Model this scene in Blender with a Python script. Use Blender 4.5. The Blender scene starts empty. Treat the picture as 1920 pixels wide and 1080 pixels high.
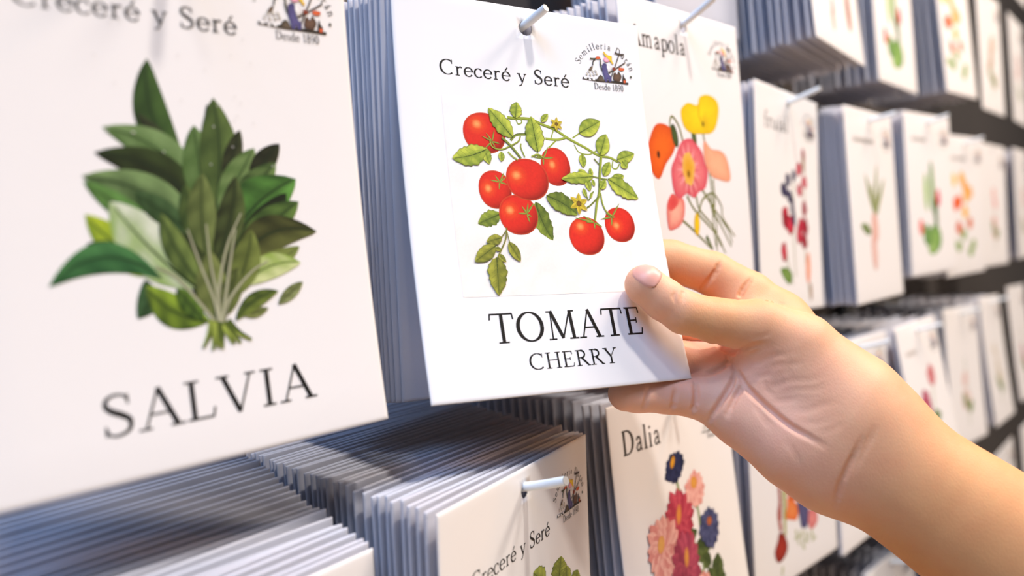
import bpy, math, random
import numpy as np
from mathutils import Vector, Matrix, Euler

C = bpy.context.scene.collection
SC = bpy.context.scene
EYE = 1.40                                   # camera height over the shop floor (metres)

# ------------------------------------------------------------------ camera, world, light, exposure
cam_d = bpy.data.cameras.new('camera'); cam = bpy.data.objects.new('camera', cam_d); C.objects.link(cam)
cam_d.sensor_width = 36.0; cam_d.lens = 1450 / 1920 * 36
cam_d.clip_start = 0.01
cam.matrix_world = Matrix(((0.676878, 0.073244, -0.732442, 0), (-0.731766, -0.040806, -0.680333, 0),
                           (-0.079718, 0.996479, 0.025977, EYE), (0, 0, 0, 1)))
cam_d.dof.use_dof = True; cam_d.dof.focus_distance = 0.318; cam_d.dof.aperture_fstop = 4.8
SC.camera = cam

world = bpy.data.worlds.new('shop'); SC.world = world; world.use_nodes = True
bg = world.node_tree.nodes['Background']; bg.inputs[0].default_value = (0.90, 0.93, 1.0, 1); bg.inputs[1].default_value = 0.075

def area(name, loc, target, power, size, col, shape='DISK', size_y=None):
    l = bpy.data.lights.new(name, 'AREA'); l.energy = power; l.color = col; l.shape = shape; l.size = size
    if size_y: l.size_y = size_y
    o = bpy.data.objects.new(name, l); C.objects.link(o); o.location = loc
    o.rotation_euler = (Vector(target) - Vector(loc)).to_track_quat('-Z', 'Y').to_euler()
    return o
area('ceiling_spot', (0.26, -0.46, 2.75), (0.25, 0.21, 1.42), 14.5, 0.10, (1.0, 0.92, 0.84))
area('ceiling_spot', (-0.20, -0.46, 2.75), (0.25, 0.21, 1.42), 2.6, 0.10, (1.0, 0.93, 0.86))
area('ceiling_spot', (0.80, -0.50, 2.75), (0.40, 0.21, 1.42), 9.5, 0.30, (1.0, 0.91, 0.82))
area('ceiling_spot', (1.45, -0.70, 2.75), (0.95, 0.21, 1.42), 24, 0.40, (1.0, 0.89, 0.78))
area('warm_spot', (1.00, 0.00, 2.30), (0.42, 0.05, 1.35), 3.6, 0.16, (1.0, 0.48, 0.14))
area('window_blue_fill', (-0.85, -0.40, 2.72), (0.4, 0.25, 1.38), 12, 0.9, (0.38, 0.60, 1.0), 'RECTANGLE', 0.6)
area('window_blue_fill', (-0.25, 0.0, 2.35), (0.9, 0.28, 1.40), 4.5, 0.5, (0.30, 0.52, 1.0), 'RECTANGLE', 0.3)  # added blue fill above the camera for the far stack sides, no window here
def bounce_fill(loc, power):  # unseen spot added so the floor bounces light up onto the forearm
    l = bpy.data.lights.new('floor_bounce_fill', 'SPOT'); l.energy = power; l.spot_size = math.radians(74); l.spot_blend = .5; l.shadow_soft_size = .12; l.color = (1.0, .93, .86)
    o = bpy.data.objects.new('floor_bounce_fill', l); C.objects.link(o); o.location = loc
for x in (-.5, .5, 1.5): bounce_fill((x, -1.45, 2.78), 110)
SC.view_settings.view_transform = 'Standard'; SC.view_settings.look = 'None'
SC.view_settings.gamma = 1.0; SC.view_settings.use_curve_mapping = False
SC.view_settings.exposure = 0.13
SC.cycles.use_denoising = True
SC.cycles.max_bounces = 10

# ------------------------------------------------------------------ materials
def lin(h):
    h = h.lstrip('#'); v = [int(h[i:i + 2], 16) / 255 for i in (0, 2, 4)]
    return tuple(c / 12.92 if c <= .04045 else ((c + .055) / 1.055) ** 2.4 for c in v)
def new_mat(name):
    m = bpy.data.materials.new(name); m.use_nodes = True
    return m, m.node_tree, m.node_tree.nodes['Principled BSDF']
def noise_bump(nt, b, scale, strength, dist=0.0002, detail=4):
    tc = nt.nodes.new('ShaderNodeTexCoord'); n = nt.nodes.new('ShaderNodeTexNoise'); bp = nt.nodes.new('ShaderNodeBump')
    n.inputs['Scale'].default_value = scale; n.inputs['Detail'].default_value = detail
    bp.inputs['Strength'].default_value = strength; bp.inputs['Distance'].default_value = dist
    nt.links.new(tc.outputs['Object'], n.inputs['Vector']); nt.links.new(n.outputs['Fac'], bp.inputs['Height'])
    nt.links.new(bp.outputs['Normal'], b.inputs['Normal'])
    return tc, n, bp
def plain(name, col, rough=.5, spec=.4, metal=0.0, bump=None):
    m, nt, b = new_mat(name)
    b.inputs['Base Color'].default_value = (*lin(col), 1); b.inputs['Roughness'].default_value = rough
    b.inputs['Specular IOR Level'].default_value = spec; b.inputs['Metallic'].default_value = metal
    if bump: noise_bump(nt, b, *bump)
    return m
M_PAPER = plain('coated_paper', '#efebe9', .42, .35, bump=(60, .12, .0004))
M_STOCK_SHADED = plain('uncoated_paper_shaded', '#c3c3cc', .6, .2, bump=(90, .15, .0004))  # packet paper greyed down: the shade inside the stacks is in this colour
M_PEG = plain('white_powder_coat', '#eef4f6', .3, .5)
M_PEGEND = plain('bare_steel_end', '#b9b4ac', .45, .5, .3)
M_WALL = plain('dark_panel', '#4e4946', .6, .3, bump=(40, .2, .001))
M_FLOOR = plain('warm_floor', '#d6bfa8', .55, .3, bump=(8, .1, .001))
M_RAIL = plain('grey_rail', '#3a3b3e', .45, .4, .4)
def ink_material():
    m, nt, b = new_mat('printing_ink')
    a = nt.nodes.new('ShaderNodeAttribute'); a.attribute_name = 'ink'
    tc = nt.nodes.new('ShaderNodeTexCoord'); n = nt.nodes.new('ShaderNodeTexNoise'); n.inputs['Scale'].default_value = 900; n.inputs['Detail'].default_value = 3
    mx = nt.nodes.new('ShaderNodeMixRGB'); mx.blend_type = 'OVERLAY'; mx.inputs[0].default_value = .13
    nt.links.new(tc.outputs['Object'], n.inputs['Vector'])
    nt.links.new(a.outputs['Color'], mx.inputs[1]); nt.links.new(n.outputs['Fac'], mx.inputs[2])
    nt.links.new(mx.outputs[0], b.inputs['Base Color'])
    b.inputs['Roughness'].default_value = .42; b.inputs['Specular IOR Level'].default_value = .35
    return m
M_INK = ink_material()

# ------------------------------------------------------------------ object helpers
def link(name, me, mats, parent=None):
    o = bpy.data.objects.new(name, me); C.objects.link(o)
    for m in mats: me.materials.append(m)
    if parent: o.parent = parent
    return o
def tag(o, label, cat, group=None):
    o['label'] = label; o['category'] = cat
    if group: o['group'] = group
    return o
def mesh(name, vs, fs, smooth=True):
    me = bpy.data.meshes.new(name); me.from_pydata([tuple(v) for v in vs], [], fs); me.update()
    if smooth: me.polygons.foreach_set('use_smooth', [True] * len(me.polygons))
    return me
def tube(pts, rads, seg=16):
    pts = [Vector(p) for p in pts]; vs = []; fs = []
    for i, p in enumerate(pts):
        t = (pts[min(i + 1, len(pts) - 1)] - pts[max(i - 1, 0)]).normalized()
        a = t.cross(Vector((1, 0, 0.01))).normalized(); b = t.cross(a)
        for k in range(seg):
            th = 2 * math.pi * k / seg
            vs.append(p + rads[i] * (math.cos(th) * a + math.sin(th) * b))
    for i in range(len(pts) - 1):
        for k in range(seg):
            fs.append((i * seg + k, i * seg + (k + 1) % seg, (i + 1) * seg + (k + 1) % seg, (i + 1) * seg + k))
    return vs, fs

# ------------------------------------------------------------------ seed packet body
W, H, TH = .118, .160, .0009
HY, HR = -.0088, .0033                        # peg hole, below the top edge
def bend_out(y, b): return b * (y / H) ** 2   # how far the hanging sheet swings out towards the shopper
def packet_mesh(b=0.0, th=TH, curl=0.0, mouth=False):
    xs = [-W/2, -W/2+.0004, -W/2+.0016, -.045, -.03, -.015, -.005, -.0025, 0, .0025, .005, .015, .03, .045, W/2-.0016, W/2-.0004, W/2]
    ys = [0, -.0004, -.0016, HY+.005, HY+.0025, HY, HY-.0025, HY-.005] + [HY-.005 - (H-.0016+HY-.005) * k / 12 for k in range(1, 12)] + [-H+.0016, -H+.0004, -H]
    nx, ny = len(xs), len(ys); cx, cy = xs.index(0), ys.index(HY)
    def half(i, j):
        e = min(i, nx-1-i, j, ny-1-j)
        if mouth and 1 < i < nx-2 and j < ny-3: return th/2 if i not in (2, nx-3) else th*.42
        return (th/2) * (.25, .8, 1.0)[min(e, 2)]
    vs = []; idx = {}; fs = []
    def pos(x, y, s, hh): return (x, -(bend_out(y, b) + curl * (x / W) ** 2 * (y / H)) - s * hh, y)
    for s in (1, -1):
        for i in range(nx):
            for j in range(ny):
                if abs(i-cx) < 2 and abs(j-cy) < 2: continue
                idx[s, i, j] = len(vs); vs.append(pos(xs[i], ys[j], s, half(i, j)))
    for s in (1, -1):
        for i in range(nx-1):
            for j in range(ny-1):
                if cx-2 <= i < cx+2 and cy-2 <= j < cy+2: continue
                q = [idx[s, i, j], idx[s, i, j+1], idx[s, i+1, j+1], idx[s, i+1, j]]
                fs.append(q if s == 1 else q[::-1])
    ring = [(cx-2, cy+k) for k in range(-2, 2)] + [(cx+k, cy+2) for k in range(-2, 2)] + [(cx+2, cy-k) for k in range(-2, 2)] + [(cx-k, cy-2) for k in range(-2, 2)]
    circ = {}
    for s in (1, -1):
        for k, (i, j) in enumerate(ring):
            a = math.atan2(ys[j]-HY, xs[i]); circ[s, k] = len(vs)
            vs.append(pos(HR*math.cos(a), HY+HR*math.sin(a), s, th/2))
        for k in range(16):
            n = (k+1) % 16
            q = [idx[(s,)+ring[k]], idx[(s,)+ring[n]], circ[s, n], circ[s, k]]
            fs.append(q if s == 1 else q[::-1])
    for k in range(16):
        n = (k+1) % 16; fs.append([circ[1, k], circ[1, n], circ[-1, n], circ[-1, k]])
    bd = [(0, j) for j in range(ny-1)] + [(i, ny-1) for i in range(nx-1)] + [(nx-1, j) for j in range(ny-1, 0, -1)] + [(i, 0) for i in range(nx-1, 0, -1)]
    for k in range(len(bd)):
        a, c = bd[k], bd[(k+1) % len(bd)]
        if mouth and a[1] == 0 and c[1] == 0 and 0 < min(a[0], c[0]) and max(a[0], c[0]) < nx-1: continue
        fs.append([idx[(1,)+c], idx[(1,)+a], idx[(-1,)+a], idx[(-1,)+c]])
    if mouth:                                  # the envelope gapes between its two sheets along the top
        inn = {}
        for i in range(1, nx-1):
            e = min(i-1, nx-2-i); g = max(.00006, th/2-.00022)*min(1, .15+.4*e)
            for s in (1, -1):
                for j, yy in ((0, 0.0), (1, -.0045)):
                    inn[s, i, j] = len(vs); vs.append(pos(xs[i], yy, s, min(g, half(i, 0)*.999) if j == 0 else .00003))
            
        for i in range(1, nx-2):
            for s in (1, -1):
                q = [idx[s, i, 0], idx[s, i+1, 0], inn[s, i+1, 0], inn[s, i, 0]]; r = [inn[s, i, 0], inn[s, i+1, 0], inn[s, i+1, 1], inn[s, i, 1]]
                fs.append(q if s == 1 else q[::-1]); fs.append(r if s == 1 else r[::-1])
    return mesh('seed_packet', vs, fs)

# ------------------------------------------------------------------ printing on the sheets (sheet millimetres, top centre = 0,0)
def smooth_closed(pts, n=4):
    out = []; m = len(pts)
    for i in range(m):
        p0, p1, p2, p3 = (np.array(pts[(i+k) % m]) for k in (-1, 0, 1, 2))
        for k in range(n):
            t = k / n
            out.append(tuple(.5*((2*p1)+(-p0+p2)*t+(2*p0-5*p1+4*p2-p3)*t*t+(-p0+3*p1-3*p2+p3)*t**3)))
    return out
def smooth_open(pts, n=6):
    P = [np.array(p, float) for p in pts]; P = [2*P[0]-P[1]] + P + [2*P[-1]-P[-2]]; out = []
    for i in range(1, len(P)-2):
        p0, p1, p2, p3 = P[i-1:i+3]
        for k in range(n):
            t = k / n
            out.append(tuple(.5*((2*p1)+(-p0+p2)*t+(2*p0-5*p1+4*p2-p3)*t*t+(-p0+3*p1-3*p2+p3)*t**3)))
    out.append(tuple(P[-2])); return out
def mixc(a, b, t):
    t = min(1, max(0, t)); return tuple(a[k]+(b[k]-a[k])*t for k in range(3))
class Art:
    def __init__(s, seed=1, unit=1.0): s.unit = unit; s.v = []; s.f = []; s.c = []; s.layer = 0; s.r = random.Random(seed)
    def nxt(s): s.layer += 1
    def pt(s, x, y, col):
        s.v.append((x, y, s.layer)); k = 1 + s.r.uniform(-.05, .05); s.c.append((*(min(1, c*k) for c in col), 1)); return len(s.v)-1
    def grid(s, rows, cols_):
        s.nxt(); n = len(rows[0])
        ids = [[s.pt(*p, c) for p, c in zip(r, cc)] for r, cc in zip(rows, cols_)]
        for i in range(len(rows)-1):
            for j in range(n-1): s.f.append((ids[i][j], ids[i][j+1], ids[i+1][j+1], ids[i+1][j]))
    def rect(s, x0, y0, x1, y1, col, n=14, fade=None):
        c = lin(col); e = lin(fade or col); rows = [[(x0+(x1-x0)*i/n, y0+(y1-y0)*j/n) for i in range(n+1)] for j in range(n+1)]
        s.grid(rows, [[mixc(e, c, (j/n)*1.2+.25-.5*i/n) for i in range(n+1)] for j in range(n+1)]); s.layer += 5
    def blob(s, pts, cin, cout, rings=4, sm=3, light=None):
        s.nxt(); cin, cout = lin(cin), lin(cout); p = smooth_closed(pts, sm) if sm else pts
        cx = sum(q[0] for q in p)/len(p); cy = sum(q[1] for q in p)/len(p)
        prev = None; c0 = s.pt(cx, cy, cin)
        for k in range(1, rings+1):
            t = k/rings; ring = []
            for (x, y) in p:
                col = mixc(cin, cout, t*t)
                if light: col = mixc(col, lin(light[0]), .6*max(0, 1-math.hypot((x-cx)*t-light[1], (y-cy)*t-light[2])/light[3]))
                ring.append(s.pt(cx+(x-cx)*t, cy+(y-cy)*t, col))
            n = len(ring)
            for i in range(n):
                if prev is None: s.f.append((c0, ring[i], ring[(i+1) % n]))
                else: s.f.append((prev[i], ring[i], ring[(i+1) % n], prev[(i+1) % n]))
            prev = ring
    def ell(s, c, rx, ry, cin, cout, rot=0, n=20, rings=4, wob=0, light=None):
        ca, sa = math.cos(rot), math.sin(rot); pts = []
        for k in range(n):
            a = 2*math.pi*k/n; w = 1+wob*s.r.uniform(-1, 1); x, y = rx*w*math.cos(a), ry*w*math.sin(a)
            pts.append((c[0]+x*ca-y*sa, c[1]+x*sa+y*ca))
        s.blob(pts, cin, cout, rings, 2 if wob else 0, light)
    def tomato(s, c, rx, ry, hl=(-.35, .35), rot=0):
        """printed tomato: red disc with an orange gleam and a darker lower rim"""
        s.nxt(); red, deep, gl, rim, org = lin('#d8281a'), lin('#8c160c'), lin('#f6a860'), lin('#d4562c'), lin('#e8521f')
        ids = []; n = 44; R = 12
        for k in range(R+1):
            t = (k/R)**.8; row = []
            for i in range(n):
                a = 2*math.pi*i/n; sq = 1-.012*math.cos(4*a)
                x, y = t*math.cos(a)*sq, t*math.sin(a)*sq
                dh = math.hypot(x-hl[0], y-hl[1])
                col = mixc(org, red, dh/.55)
                col = mixc(gl, col, dh/.24) if dh < .24 else col
                sh = max(0, (.62*x-.78*y))*t*t
                col = mixc(col, deep, sh*1.35)
                if t > .88: col = mixc(col, deep, .6*(t-.88)/.12)
                if k == R: col = mixc(col, rim, .7)
                X, Y = rx*x, ry*y; row.append(s.pt(c[0]+X*math.cos(rot)-Y*math.sin(rot), c[1]+X*math.sin(rot)+Y*math.cos(rot), col))
            ids.append(row)
        for k in range(R):
            for i in range(n): s.f.append((ids[k][i], ids[k+1][i], ids[k+1][(i+1) % n], ids[k][(i+1) % n]))
    def stroke(s, pts, w, col, w1=None, sm=6, edge=None, same=False):
        w *= s.unit; w1 = w1*s.unit if w1 is not None else None
        if not same: s.nxt()
        c = lin(col) if isinstance(col, str) else col; p = smooth_open(pts, sm) if sm and len(pts) > 2 else pts
        w1 = w if w1 is None else w1; n = len(p); pr = None; e = lin(edge) if edge else c
        for i in range(n):
            a, b = p[max(i-1, 0)], p[min(i+1, n-1)]; dx, dy = b[0]-a[0], b[1]-a[1]; l = math.hypot(dx, dy) or 1
            ww = (w+(w1-w)*i/(n-1))/2; nx, ny = -dy/l*ww, dx/l*ww; x, y = p[i]
            row = [s.pt(x+nx, y+ny, c), s.pt(x, y, c), s.pt(x-nx, y-ny, e)]
            if pr:
                s.f.append((pr[0], row[0], row[1], pr[1])); s.f.append((pr[1], row[1], row[2], pr[2]))
            pr = row
    def leaf(s, ends, w, c1='#c3c94a', c2='#5f7a28', bend=0.0, serr=0, vein='#3c4a18', fat=.45, n=14, side=True, outline='#56611d'):
        w *= s.unit; (x0, y0), (x1, y1) = ends; dx, dy = x1-x0, y1-y0; L = math.hypot(dx, dy); nx, ny = -dy/L, dx/L
        a, b = lin(c1), lin(c2); ol = lin(outline) if outline else None
        rows, cols_ = [], []; spine = []
        for i in range(n+1):
            t = i/n; bx = bend*L*4*t*(1-t); px, py = x0+dx*t+nx*bx, y0+dy*t+ny*bx; spine.append((px, py))
            pr = (math.sin(math.pi*t**(math.log(.5)/math.log(fat))))**.75 if 0 < t < 1 else 0
            z = 1+serr*(.5-((t*n/2.5) % 1)) if serr else 1
            row, cc = [], []
            for k in (-1, -.86, -.45, 0, .45, .86, 1):
                row.append((px+nx*k*w/2*pr*z, py+ny*k*w/2*pr*z))
                m = .36+.36*k; m += .2*math.sin(t*21+k*3)
                col = mixc(a, b, m) if k else mixc(a, b, .75)
                if abs(k) == 1 and ol: col = ol
                cc.append(col)
            rows.append(row); cols_.append(cc)
        s.grid(rows, cols_)
        if vein:
            w /= s.unit; s.stroke(spine[:-1], w*.055, vein, w*.02, sm=0); wm = w*s.unit
            if side:
                for i in range(2, n-3, 2):
                    pr = wm*.36*math.sin(math.pi*(i/n))
                    for sg in (-1, 1):
                        q = spine[i]; r = spine[min(n, i+2)]
                        s.stroke([q, (r[0]+nx*sg*pr, r[1]+ny*sg*pr)], w*.03, mixc(b, a, .25), w*.015, sm=0, same=True)
    def flower(s, c, r, n, ca, cb, mid=None, mr=.25, layers=2, squash=1.0, rot=0.0):
        for l in range(layers):
            rr = r*(1-.32*l); m = max(5, n-2*l)
            for k in range(m):
                a = 2*math.pi*(k+.5*l)/m+s.r.uniform(-.1, .1); q = rr*s.r.uniform(.9, 1.08)
                dx, dy = q*math.cos(a), q*math.sin(a)*squash
                ex, ey = dx*math.cos(rot)-dy*math.sin(rot), dx*math.sin(rot)+dy*math.cos(rot)
                s.leaf([(c[0], c[1]), (c[0]+ex, c[1]+ey)], rr*3.4/m+.25*rr, ca if (k+l) % 3 else cb, cb, fat=.66, n=6, vein=None, outline=None)
        if mid: s.ell(c, r*mr, r*mr*squash, mid, '#b8741c', rot, 10, 2)
    def build(s, name, parent, b, base=.00006, step=.000003, curl=0.0):
        vs = [(x/1000, -(bend_out(y/1000, b)+curl*(x/1000/W)**2*(y/1000/H)) - TH/2 - base - l*step, y/1000) for x, y, l in s.v]
        fs = []
        for f in s.f:                                   # all printing faces the shopper
            A = 0; m = len(f)
            for i in range(m): p, q = s.v[f[i]], s.v[f[(i+1) % m]]; A += p[0]*q[1]-q[0]*p[1]
            fs.append(f if A >= 0 else tuple(reversed(f)))
        me = mesh(name, vs, fs)
        at = me.color_attributes.new('ink', 'FLOAT_COLOR', 'POINT'); at.data.foreach_set('color', [c for q in s.c for c in q])
        return link(name, me, [M_INK], parent)

# ------------------------------------------------------------------ serif lettering drawn stroke by stroke (cap height 1)
K, N_, SF = .115, .05, .045
def _arc(cx, cy, rx, ry, a0, a1, n=12):
    return [(cx+rx*math.cos(math.radians(a0+(a1-a0)*k/n)), cy+ry*math.sin(math.radians(a0+(a1-a0)*k/n))) for k in range(n+1)]
def _l(x0, y0, x1, y1, w): return ([(x0, y0), (x1, y1)], w)
def _s(x, y, h=.12): return _l(x-h, y, x+h, y, SF)
G = {}
def glyph(ch, adv, *st): G[ch] = (adv, st)
glyph('T', .84, _l(.42, 0, .42, 1, K), _l(.03, .975, .81, .975, .05), _l(.045, .98, .02, .78, .05), _l(.795, .98, .82, .78, .05), _s(.42, .02, .18))
glyph('O', 1.0, (_arc(.48, .5, .42, .49, 0, 360, 36), 'o'))
glyph('M', 1.12, _l(.17, 0, .2, 1, N_), _l(.2, 1, .55, .04, K), _l(.55, .04, .9, 1, N_), _l(.9, 1, .95, 0, K), _s(.17, .02, .14), _s(.95, .02, .17), _s(.13, .975, .09), _s(.97, .975, .09))
glyph('A', .84, _l(.1, 0, .41, 1, N_), _l(.40, 1, .74, 0, K), _l(.22, .36, .6, .36, .045), _s(.1, .02, .13), _s(.74, .02, .15))
glyph('E', .72, _l(.17, 0, .17, 1, K), _l(.04, .975, .58, .975, .05), _l(.575, .98, .59, .78, .05), _l(.17, .52, .45, .52, .045), _l(.46, .62, .46, .42, .045), _l(.04, .025, .62, .025, .05), _l(.615, .02, .66, .24, .05))
glyph('C', .86, (_arc(.48, .5, .41, .49, 48, 312, 24), 'o'), _l(.76, .99, .76, .72, .045))
glyph('H', .92, _l(.18, 0, .18, 1, K), _l(.74, 0, .74, 1, K), _l(.18, .52, .74, .52, .045), _s(.18, .02, .15), _s(.74, .02, .15), _s(.18, .98, .15), _s(.74, .98, .15))
glyph('R', .8, _l(.17, 0, .17, 1, K), (_arc(.34, .745, .22, .235, 90, -90, 12), .1), _l(.17, .98, .34, .98, .05), _l(.17, .51, .34, .51, .05), _l(.36, .5, .72, .02, K), _s(.17, .02, .15), _s(.76, .02, .08), _s(.12, .98, .1))
glyph('Y', .8, _l(.1, 1, .42, .46, K), _l(.72, 1, .42, .46, N_), _l(.42, .48, .42, 0, K), _s(.42, .02, .16), _s(.1, .98, .13), _s(.72, .98, .11))
glyph('S', .62, ([(.5, .8), (.44, .95), (.27, .985), (.12, .9), (.09, .74), (.2, .6), (.38, .48), (.51, .34), (.48, .12), (.3, .015), (.12, .05), (.06, .24)], 's'), _l(.5, .98, .5, .74, .045), _l(.06, .02, .06, .26, .045))
glyph('L', .68, _l(.18, 0, .18, 1, K), _s(.18, .98, .15), _l(.04, .025, .58, .025, .05), _l(.575, .02, .62, .26, .05))
glyph('V', .84, _l(.1, 1, .42, 0, K), _l(.42, 0, .72, 1, N_), _s(.1, .98, .14), _s(.72, .98, .12))
glyph('I', .42, _l(.2, 0, .2, 1, K), _s(.2, .02, .15), _s(.2, .98, .15))
glyph('D', .92, _l(.17, 0, .17, 1, K), (_arc(.36, .5, .43, .48, 90, -90, 18), 'o2'), _l(.05, .98, .36, .98, .05), _l(.05, .02, .36, .02, .05))
X = .6
glyph('r', .48, _l(.16, 0, .16, X, .1), _s(.16, .02, .13), _l(.05, X-.02, .16, X-.02, .04), ([(.16, .42), (.24, .54), (.36, .59), (.44, .53)], .075))
glyph('e', .56, (_arc(.29, .3, .24, .3, 0, 325, 20), 'o3'), _l(.06, .33, .52, .33, .042))
glyph('é', .56, *G['e'][1], _l(.26, .7, .4, .9, .07))
glyph('c', .52, (_arc(.29, .3, .24, .3, 40, 318, 20), 'o3'), _l(.44, .56, .46, .44, .07))
glyph('y', .6, _l(.08, X, .3, .02, .1), ([(.5, X), (.3, .02), (.2, -.2), (.06, -.24)], .055), _s(.08, X-.02, .11), _s(.5, X-.02, .09))
glyph('m', 1.0, _l(.15, 0, .15, X, .09), _s(.15, .02, .12), _l(.04, X-.02, .15, X-.02, .04), ([(.15, .45), (.27, .58), (.4, .57), (.45, .42), (.45, 0)], .075), _s(.45, .02, .11), ([(.45, .45), (.57, .58), (.72, .57), (.77, .42), (.77, 0)], .075), _s(.77, .02, .12))
glyph('n', .68, _l(.15, 0, .15, X, .09), _s(.15, .02, .12), _l(.04, X-.02, .15, X-.02, .04), ([(.15, .45), (.28, .58), (.42, .57), (.48, .42), (.48, 0)], .08), _s(.48, .02, .13))
glyph('i', .34, _l(.16, 0, .16, X, .1), _s(.16, .02, .13), _l(.05, X-.02, .16, X-.02, .04), _l(.16, .78, .16, .88, .1))
glyph('l', .34, _l(.16, 0, .16, 1.02, .1), _s(.16, .02, .13), _l(.05, 1, .16, 1, .04))
glyph('u', .66, ([(.15, X), (.15, .16), (.24, .03), (.38, .05), (.47, .2)], .085), _l(.48, 0, .48, X, .09), _l(.48, .02, .58, .02, .04))
glyph('a', .56, ([(.1, .46), (.2, .58), (.34, .57), (.4, .44), (.4, .08), (.5, .02)], .08), ([(.4, .34), (.2, .3), (.09, .16), (.16, .03), (.3, .05), (.4, .18)], .075))
glyph('á', .56, *G['a'][1], _l(.26, .7, .4, .9, .07))
glyph('s', .44, ([(.36, .46), (.3, .57), (.16, .57), (.1, .45), (.22, .33), (.36, .22), (.34, .06), (.18, .02), (.07, .14)], .07))
glyph('d', .62, (_arc(.28, .3, .22, .29, 30, 330, 18), 'o3'), _l(.47, 0, .47, 1.02, .09), _l(.37, 1, .47, 1, .04), _l(.47, .02, .57, .02, .04))
glyph('p', .62, (_arc(.34, .3, .22, .29, 150, -150, 18), 'o3'), _l(.15, -.3, .15, X, .09), _s(.15, -.28, .12))
glyph('o', .6, (_arc(.3, .3, .24, .3, 0, 360, 24), 'o3'))
glyph('h', .68, _l(.15, 0, .15, 1.02, .09), _s(.15, .02, .12), ([(.15, .45), (.28, .58), (.42, .57), (.48, .42), (.48, 0)], .08))
glyph('t', .4, ([(.16, .8), (.16, .12), (.24, .02), (.36, .07)], .085), _l(.04, X-.03, .34, X-.03, .045))
glyph('1', .5, _l(.25, 0, .25, 1, .09), _s(.25, .02, .14), _l(.1, .86, .25, .97, .05))
glyph('8', .56, (_arc(.28, .75, .17, .22, 0, 360, 20), .075), (_arc(.28, .27, .22, .26, 0, 360, 20), .08))
glyph('9', .56, (_arc(.28, .68, .21, .29, 0, 360, 20), .075), ([(.49, .68), (.45, .3), (.3, .08), (.12, 0)], .07))
glyph('0', .56, (_arc(.28, .5, .21, .48, 0, 360, 24), 'o3'))
glyph('F', .66, _l(.17, 0, .17, 1, K), _l(.04, .975, .56, .975, .05), _l(.17, .52, .45, .52, .045), _s(.17, .02, .15))
glyph('f', .4, ([(.4, .96), (.26, 1.0), (.17, .85), (.17, 0)], .085), _l(.04, X-.03, .36, X-.03, .045), _s(.17, .02, .12))
glyph('v', .58, _l(.08, X, .28, .0, .09), _l(.28, 0, .48, X, .05), _s(.08, X-.02, .1), _s(.48, X-.02, .08))
glyph('b', .62, _l(.15, 0, .15, 1.02, .09), (_arc(.33, .3, .22, .29, 150, -150, 18), 'o3'))
glyph('.', .26, _l(.12, 0, .12, .1, .1)); glyph(' ', .36)
def letter(art, ch, place, size, col, bold=1.0, xs=1.0):
    for pts, w in G[ch][1]:
        pp = smooth_open(pts, 4) if isinstance(w, str) and w == 's' else pts
        n = len(pp); art.nxt(); pr = None; c = lin(col)
        for i, (x, y) in enumerate(pp):
            a, b = pp[max(i-1, 0)], pp[min(i+1, n-1)]
            if n > 8 and pp[0] == pp[-1] and i in (0, n-1): a, b = pp[-2], pp[1]
            dx, dy = b[0]-a[0], b[1]-a[1]; l = math.hypot(dx, dy) or 1
            if w in ('o', 'o2'): ww = .045+.085*abs(dy/l)**1.5
            elif w == 'o3': ww = .045+.06*abs(dy/l)**1.5
            elif w == 's': ww = .045+.085*math.exp(-((i-n/2)/(n/4.2))**2)
            else: ww = w
            ww *= bold*.5; nx, ny = -dy/l*ww, dx/l*ww
            row = [art.pt(*place(x*xs+sx*nx, y+sx*ny), c) for sx in (1, -1)]
            if pr: art.f.append((pr[0], row[0], row[1], pr[1]))
            pr = row
    art.layer -= max(0, len(G[ch][1])-2)
def text(art, s, p0, p1, size, col='#1a1714', bold=1.0, track=0.06):
    """set s on the straight baseline p0-p1 (mm), letters `size` mm high, stretched to the line"""
    adv = [G[c][0]+track for c in s]; tot = sum(adv)-track; L = math.hypot(p1[0]-p0[0], p1[1]-p0[1])
    xs = L/(tot*size); ux, uy = (p1[0]-p0[0])/L, (p1[1]-p0[1])/L; x = 0
    for c, a in zip(s, adv):
        letter(art, c, lambda gx, gy, x=x: (p0[0]+ux*(x*xs+gx)*size-uy*gy*size, p0[1]+uy*(x*xs+gx)*size+ux*gy*size), size, col, bold, xs)
        x += a
def arc_text(art, s, c, rx, ry, a0, a1, size, col='#2a2622', bold=1.0):
    adv = [G[k][0]+.12 for k in s]; tot = sum(adv); x = 0
    for ch, a in zip(s, adv):
        t = math.radians(a0+(a1-a0)*(x+a/2)/tot); ox, oy = c[0]+rx*math.cos(t), c[1]+ry*math.sin(t)
        tx, ty = rx*math.sin(t), -ry*math.cos(t); l = math.hypot(tx, ty); tx, ty = tx/l, ty/l
        letter(art, ch, lambda gx, gy: (ox+tx*(gx-a/2)*size-ty*gy*size, oy+ty*(gx-a/2)*size+tx*gy*size), size, col, bold)
        x += a

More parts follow.
